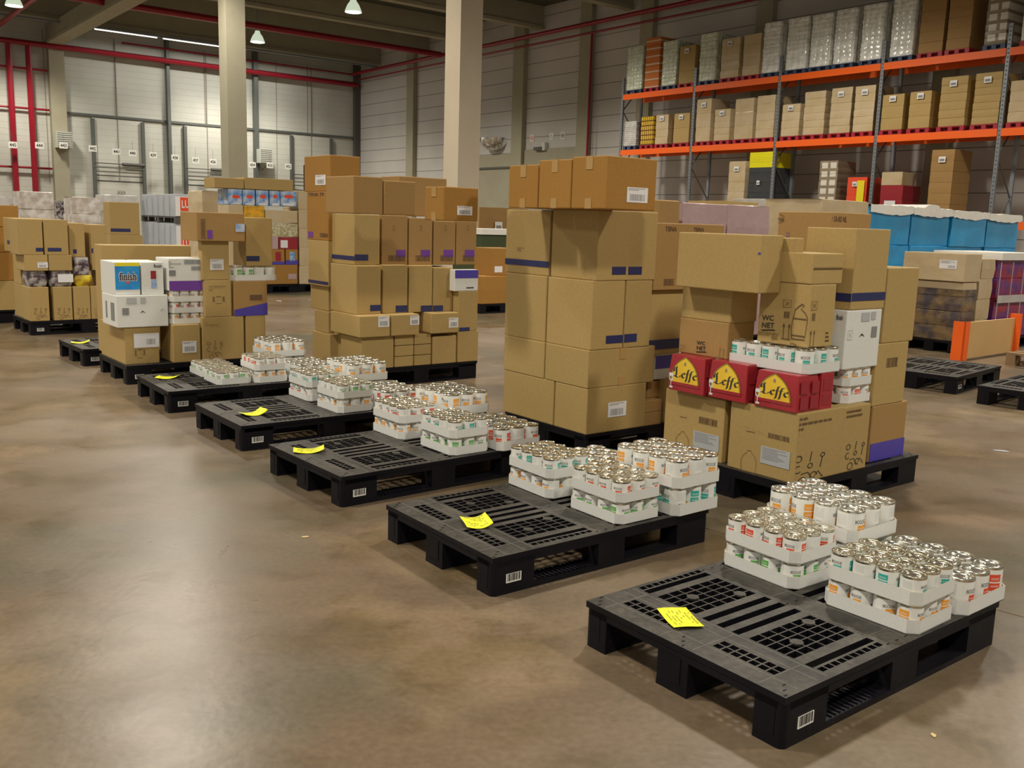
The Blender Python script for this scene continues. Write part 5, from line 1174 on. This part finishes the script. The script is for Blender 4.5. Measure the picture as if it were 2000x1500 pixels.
for i, (a, b_, c, mt, w, p, r_, l, t) in enumerate(L2D): rload(2, a, b_, c, mt, w, p, r_, l, t, ORD[i])
L3D = [(1418, 1453, 315, 'film_tan', 'tan cartons in film', None, 0, 5, TP), (1457, 1505, 297, 'film_dark', 'black wrapped load with yellow top', None, 0, 6, (.4, .5, .12, .14)), (1594, 1633, 314, 'patch_boxes', 'pale can cartons', None, 0, 8, None), (1650, 1692, 346, 'ink_red', 'red and yellow display pack', None, 0, 2, (.3, .78, .16, .14)),
       (1716, 1764, 362, 'crimson', 'dark red packs under an open box', None, 0, 2, (.25, .3, .35, .25)), (1809, 1858, 292, 'kraft_brown', 'tall brown cartons standing alone', None, 0, 6, TP)]
for i, (a, b_, c, mt, w, p, r_, l, t) in enumerate(L3D): rload(3, a, b_, c, mt, w, 'dark_steel', r_, l, t, ORD[i], topmt='film_yellow' if mt == 'film_dark' else None, topf=.25)
s0, _ = rsd(1718, 350, 0); s1, _ = rsd(1762, 350, 0); zz = zat(SD(s0, 0), 362); carton(SD(s0+.03, .05), T, s1-s0-.06, .7, zz+.002, .38, 'film_tan', 'open tan box on the dark red packs in the rack', tape=False)
# ---- goods standing on the floor between the stacks and the racking
YB = math.radians(38)
aB = V3(math.cos(YB), math.sin(YB), 0); nB = V3(-math.sin(YB), math.cos(YB), 0)
def at_d(px, dist, py=440):
    r_ = ray(px, py); h = math.hypot(r_.x, r_.y); return V3(CAM.x+r_.x/h*dist, CAM.y+r_.y/h*dist, 0)
def gload(px, dist, yt, mt, label, W_=1.2, D_=.8, px1=None, xl=None, **k):
    P = at_d(px, dist)
    if px1: W_ = uof(P, YB, px1, 440)
    if xl: D_ = vof(P, YB, xl, 440)
    return P, wload(P, YB, W_, D_, zat(P, yt), mt, label, group=k.pop('group', None), **k), W_, D_
P = at_d(1696, 14.5)
for k in range(4):
    Q = P+aB*(1.16*k); H = zat(Q, [402, 408, 414, 420][k]); 
    r_ = wload(Q, YB, 1.13, .85, H, 'film_blue', 'blue film wrapped load, %s in the row below the racking' % ['leftmost', 'second', 'third', 'last'][k], layers=3, jit=.02, group='blue wrapped loads', topmt='film_blue')
    m = MB(); n = 12; rr = random.Random(k)
    for i in range(n+1):
        x = 1.154*i/n-.012; z = H+.012+rr.uniform(0, .02)+(.05 if k == 1 and 3 < i < 8 else 0); m.v += [(x, -.025, H-.07-.03*math.sin(i*PI/n*1.0)-rr.uniform(0, .02)), (x, -.02, z), (x, .87, z)]
    for i in range(n): a = i*3; m.f += [(a, a+3, a+4, a+1), (a+1, a+4, a+5, a+2)]; m.m += [m.mi('sheet_white')]*2
    m.build('cover_sheet', r_, True)
# wrapped cartons and bottles at right
Q = atz(1868, 692, 0); C0 = V3(Q.x, Q.y, 0)
dvQ = vof(C0, YB, 1762, 640); duQ = uof(C0, YB, 1902, 640)
r_ = wload(C0, YB, duQ, dvQ, zat(C0, 552), 'mixed_bottles', 'film wrapped bottle packs on a black pallet at right', layers=4, jit=.012, topmt='film_tan', topf=.2)
bx_ = carton(C0-aB*.02, YB, duQ+.04, dvQ+.06, zat(C0, 552)+.004, zat(C0, 497)-zat(C0, 552), 'film_tan', 'film wrapped carton with white labels on the bottle packs at right', tape=False)
plate(bx_, 'L', (1836, 507, 1868, 526), 'paper', 'paper_label', lines=4, bars=(.5, .9, .1, .4))
C1 = C0+aB*(duQ+.03)
wload(C1, YB, uof(C1, YB, 1937, 600), .8, zat(C1, 505), 'film_tan', 'pale cartons in film beside the bottle packs', layers=4, jit=.015)
C2 = C1+aB*(uof(C1, YB, 1942, 600))
r_ = wload(C2, YB, 1.15, .8, zat(C2, 505), 'purple_pack', 'purple and red toy packs in film at the right edge', layers=4, jit=.01)
m = MB(); m.box(-.02, 1.2, -.04, .84, zat(C2, 508), zat(C2, 494), 'sheet_white'); m.build('cover_tray', r_)
for x in (.01, .32, .62): m = MB(); m.box(x, x+.012, -.024, -.02, .2, zat(C2, 512), 'film_white'); m.build('divider_strip', r_)
m = MB(); m.box(.0, 1.14, -.03, -.02, zat(C2, 592), zat(C2, 577), 'film_white'); m.build('divider_strip', r_)
# orange framed plywood board
Q = atz(1877, 705, 0); Q = V3(Q.x, Q.y, 0); Q2_ = atz(1975, 690, 0); yb_ = math.atan2(Q2_.y-Q.y, Q2_.x-Q.x); L_ = (V3(Q2_.x, Q2_.y, 0)-Q).length; hB = zat(Q, 629)
r_ = empty('framed_board', Q, yb_); tag(r_, 'plywood board held between two orange steel ends on the floor', 'board')
m = MB(); m.box(.10, L_, .0, .03, .02, hB-.01, 'wood_pale'); m.build('board', r_)
m = MB(); m.box(-.02, .11, -.012, .0, 0, hB, 'rack_orange'); m.box(-.02, .0, -.012, .12, 0, hB, 'rack_orange'); m.build('end_plate', r_)
m = MB(); m.box(L_, L_+.05, -.06, .06, 0, hB+.04, 'rack_orange'); m.build('end_plate', r_)
# wooden pallet
Q = atz(1947, 712, 0)
r_ = empty('wooden_pallet', V3(Q.x, Q.y, 0)-nB*.86+aB*.06, YB-PI/2*0); tag(r_, 'weathered wooden pallet at the right picture edge', 'pallet')
for i in range(7): m = MB(); m.box(i*.18, i*.18+.11, 0, .8, .122, .144, 'wood_dark'); m.build('deck_board', r_)
for x in (0, .35, .7): m = MB(); m.box(0, 1.19, x, x+.1, .1, .121, 'wood_dark'); m.build('stringer', r_)
for x in (0, .35, .7):
    for y in (0, .52, 1.05): m = MB(); m.box(y, y+.14, x, x+.1, .022, .1, 'wood_dark'); m.build('block', r_)
for x in (0, .35, .7): m = MB(); m.box(0, 1.19, x, x+.1, 0, .021, 'wood_dark'); m.build('bottom_board', r_)
# film wrapped loads behind the beer pack stack
gload(1286, 9.8, 390, 'kraft_brown', 'brown carton load with loose white film on top, behind the middle stack', px1=1330, D_=.8, layers=3)
gload(1330, 10.3, 395, 'film_pink', 'pinkish film wrapped beer packs, left one behind the big plain carton', px1=1420, D_=.8, layers=3, jit=.015, group='pink wrapped loads')
gload(1422, 11.2, 399, 'film_pink', 'pinkish film wrapped load, right one behind the big plain carton', px1=1506, D_=.8, layers=3, jit=.015, group='pink wrapped loads')
gload(1600, 12.6, 388, 'film_tan', 'brown cartons in film with tape cross, left of the blue wrapped loads', px1=1694, D_=.9, layers=3, jit=.015)
gload(1505, 19, 388, 'film_white', 'white and blue packs in film far behind the lettered carton', px1=1600, D_=1.0, layers=4, jit=.03)
gload(1418, 18, 392, 'kraft_tan', 'tan box load far behind the pink wrapped packs', px1=1480, D_=1.0, layers=3)
# ---- gap right of the left tall stack: green bin and orange cartons
Q = at_d(942, 17)
m = MB(); rb = empty('waste_bin', Q, YB); tag(rb, 'dark olive green container with white rim seen between the tall stacks', 'bin')
H = zat(Q, 458); m.prism([(.05, .05), (1.15, .05), (1.15, .95), (.05, .95)], .12, H, 'bin_green', 1.06); m.build('bin_body', rb)
m = MB(); m.box(0, 1.2, 0, 1.0, H, H+.10, 'sheet_white'); m.build('rim', rb)
for x, y in ((.12, .12), (1.05, .12), (.12, .85), (1.05, .85)): m = MB(); m.tube([(x-.03, y, .06), (x+.03, y, .06)], .06, 'black_rubber', 12); m.build('wheel', rb)
Q = at_d(936, 21); wload(Q, YB, 1.4, .8, zat(Q, 404), 'kraft_brown', 'brown cartons behind the green container', layers=3, tagp=(.3, .7, .2, .2))
Q = atz(937, 613, 0); Q = V3(Q.x, Q.y, 0)
r_ = wload(Q, YB, .9, .7, zat(Q, 540), 'kraft_orange', 'orange brown cartons on a black pallet seen between the tall stacks', layers=1)
b = carton(Q+aB*.30+nB*.15, YB, .5, .45, zat(Q, 540)+.002, .42, 'kraft_orange', 'orange carton with small label standing on the low orange ones', tape=False)
plate(b, 'R', (966, 520, 981, 532), 'paper', 'paper_label')
# ---- mixed goods pallet left of the tall left stack
Q = atz(585, 571, 0); Q = V3(Q.x, Q.y, 0)-aB*.0
Pm = Q
link_p = wload(Q-aB*1.25+V3(0, 0, 0), YB, 1.25, .8, .15, 'film_dark', 'black pallet base of the mixed goods at left centre', name='goods_base', cat='pallet', layers=1, pal='black_plastic') if False else None
def mb_(x0, x1, y0, y1, mt, label, off=0.0, depth=.5, name='cardboard_box'):
    P0 = Pm; z0 = zat(P0, y1); z1 = zat(P0, y0); return fbox(P0, YB, 'R', x0, x1, 500, z0+.001, z1-.001, depth, mt, label, off=off, tape=False, name=name)
u0_ = uof(Pm, YB, 380, 560)
pallet(*(Pm-aB*1.205)[:2], 38, 'black pallet under the mixed goods at left centre', PG)
nm = 'in the mixed goods pile at left centre'
z155 = proj(V3(Pm.x, Pm.y, .157))[1]
b = mb_(519, 581, 517, z155, 'kraft_orange', 'large orange carton at the bottom %s' % nm); plate(b, 'R', (563, 535, 579, 545), 'film_pink', 'paper_label')
b = mb_(519, 556, 487, 517, 'kraft_orange', 'brown carton with pink print %s' % nm, name='display_box'); plate(b, 'R', (538, 492, 549, 510), 'crimson', 'printed_figure'); plate(b, 'R', (532, 511, 556, 517), 'blueviolet', 'printed_band')
b = mb_(558, 582, 487, 517, 'kraft_orange', 'brown carton with blue print %s' % nm, name='display_box'); plate(b, 'R', (566, 492, 576, 510), 'blue_pack', 'printed_figure'); plate(b, 'R', (558, 508, 582, 517), 'blueviolet', 'printed_band')
mb_(519, 544, 462, 487, 'film_pink', 'pale pink wrapped pack %s' % nm, name='drink_pack'); b = mb_(545, 582, 464, 487, 'crimson', 'dark red pack with white square %s' % nm, name='drink_pack'); plate(b, 'R', (548, 469, 562, 484), 'paper', 'paper_label')
mb_(519, 582, 437, 463, 'glass_jars', 'tray of jars with pale lids %s' % nm, name='jar_tray'); mb_(519, 582, 412, 436, 'film_tan', 'glossy film wrapped bags %s' % nm, name='wrapped_bags')
mb_(503, 560, 405, 411, 'field_pack', 'yellow field picture pack %s' % nm, name='display_box', off=.02) if False else None
b = mb_(478, 518, 405, 436, 'field_pack', 'yellow orange picture pack %s' % nm, name='display_box'); mb_(478, 518, 437, 517, 'kraft_tan', 'tan carton behind the white carton stack %s' % nm)
for k, (a, c_) in enumerate(((448, 475), (476, 500), (502, 526), (528, 548), (549, 580))):
    b = mb_(a, c_, 375, 404, 'blue_pack', '%s of five blue and red packs %s' % (['first', 'second', 'third', 'fourth', 'last'][k], nm), name='snack_box')
    ink(b, 'R', (a+5, 380, c_-6, 388), ([(.5+.5*math.cos(t), .5+.5*math.sin(t)) for t in [2*PI*i/12 for i in range(12)]], [tuple(range(12))]), 'ink_red', 'printed_logo'); plate(b, 'R', (a+3, 397, c_-5, 402), 'paper', 'printed_strip')
mb_(448, 477, 405, 517, 'film_tan', 'film wrapped carton column below the blue packs %s' % nm)
mb_(480, 574, 352, 374, 'kraft_tan', 'long tan carton on top %s' % nm); mb_(422, 479, 355, 374, 'kraft_tan', 'shorter tan carton on top left %s' % nm)
Qd = Pm+aB*(uof(Pm, YB, 584, 560)+.02)
wload(Qd+nB*.05, YB, .7, .7, zat(Qd, 372), 'film_tan', 'tall film wrapped cartons right of the mixed goods pile', layers=5)
Ql = at_d(395, 19); wload(Ql, YB, uof(Ql, YB, 446, 440), .8, zat(Ql, 372), 'film_tan', 'film wrapped brown cartons left of the mixed goods pile', layers=4, jit=.02)
# ---- biscuit packs with red logo and wrapped loads far left
Ql = at_d(343, 23)
for k, (yt, yb_, z0) in enumerate(((436, 0, 0.0), (378, 0, None))):
    dvl = vof(Ql, YB, 276, 420); dul = uof(Ql, YB, 382, 420)
    if z0 is None: z0 = zat(Ql, 436)+.0
    r_ = empty('wrapped_load', V3(Ql.x, Ql.y, z0+.002*k), YB); H = zat(Ql, yt)-z0; tag(r_, '%s load of pale grey packs with red LU logo' % ['lower', 'upper'][k], 'pallet load', 'pale grey biscuit loads')
    link('pallet', simple_pallet(dul, dvl, 'dark_steel'), r_); g = link('goods', loft(dul, dvl, H-.15, 'grey_pack', 1, 0, .003, random.Random(3)), r_); g.location = (0, 0, .142)
    for i in range(1, 6): m = MB(); y = dvl*i/6; m.box(-.008, -.002, y-.012, y+.012, .16, H-.05, 'paper_grey'); m.build('divider_strip', r_)
    m = MB(); m.box(0.01, dul-.01, -.006, -.002, .16, H-.06, 'paper'); m.build('end_panel', r_)
    m = MB(); m.box(dul*.25, dul*.75, -.012, -.007, H*.42, H*.88, 'ink_red'); p_ = m.build('logo_panel', r_)
    vs, fs = text_polys('LU', True); m = MB(); m.mi('paper'); m.v = [(dul*(.32+.36*x), -.015, H*(.52+.26*y)) for x, y in vs]; m.f = fs; m.m = [0]*len(fs); m.build('printed_logo', p_)
for px, dist, yt, px1, mt, lb in ((205, 25, 380, 272, 'film_white', 'grey film wrapped load between the high carton and the biscuit loads'), (140, 24, 384, 200, 'film_mix', 'film wrapped brown boxes with white labels, far left centre'), (40, 25, 373, 108, 'film_mix', 'film wrapped brown boxes below the red risers'), (112, 27, 392, 134, 'dark_pack', 'dark packs between two film wrapped loads at far left'), (0, 26, 384, 38, 'film_white', 'white and black wrapped load at the left edge')):
    gload(px, dist, yt, mt, lb, px1=px1, D_=.8, layers=4, jit=.02)
for px, dist, yt, px1, lb in ((590, 40, 346, 610, 'small dark machine far away beside the tall left stack'),):
    Q = at_d(px, dist); m = MB(); H = zat(Q, 322); m.prism([(0, 0), (.6, 0), (.6, .6), (0, .6)], 0, H, 'black_rubber', .7); m.tube([(.1, .1, H*.6), (.1, .1, H)], .05, 'black_rubber'); o = m.build('machine'); o.location = Q; tag(o, lb, 'machine')
# ---- scraps on the floor
for px, py, w, lb in ((1823, 1437, .016, 'tiny torn paper scrap in front of the nearest pallet'), (597, 1049, .02, 'tiny white scrap on the floor left of the second pallet'), (1955, 881, .06, 'flat white paper scrap on the floor at right'), (545, 588, .10, 'white paper scrap on the floor behind the white carton stack'), (614, 586, .12, 'white scrap on the floor left of the tall left stack'), (1745, 937, .06, 'scrap of clear film at the right stack pallet corner')):
    Q = atz(px, py, 0); rr = random.Random(px); m = MB(); pts = [(w*rr.uniform(.6, 1)*math.cos(t), w*.5*rr.uniform(.5, 1)*math.sin(t)) for t in [2*PI*i/9 for i in range(9)]]
    m.prism(pts, .001, .003, 'kraft_pale' if px in (1823, 597) else 'paper_grey'); o = m.build('paper_scrap'); o.location = V3(Q.x, Q.y, 0); o.rotation_euler = (0, 0, rr.uniform(0, 3)); tag(o, lb, 'scrap')
A_ = atz(1955, 1193, 0); B_ = atz(2080, 1228, 0); dd = (B_-A_); 
m = MB(); Lj = 6; ang = math.atan2(dd.y, dd.x); m.box(-4, Lj, -.003, .003, 0.0002, .0012, 'ink_brown'); o = m.build('trim_99'); o.location = V3(A_.x, A_.y, 0); o.rotation_euler = (0, 0, ang); tag(o, kind='structure')
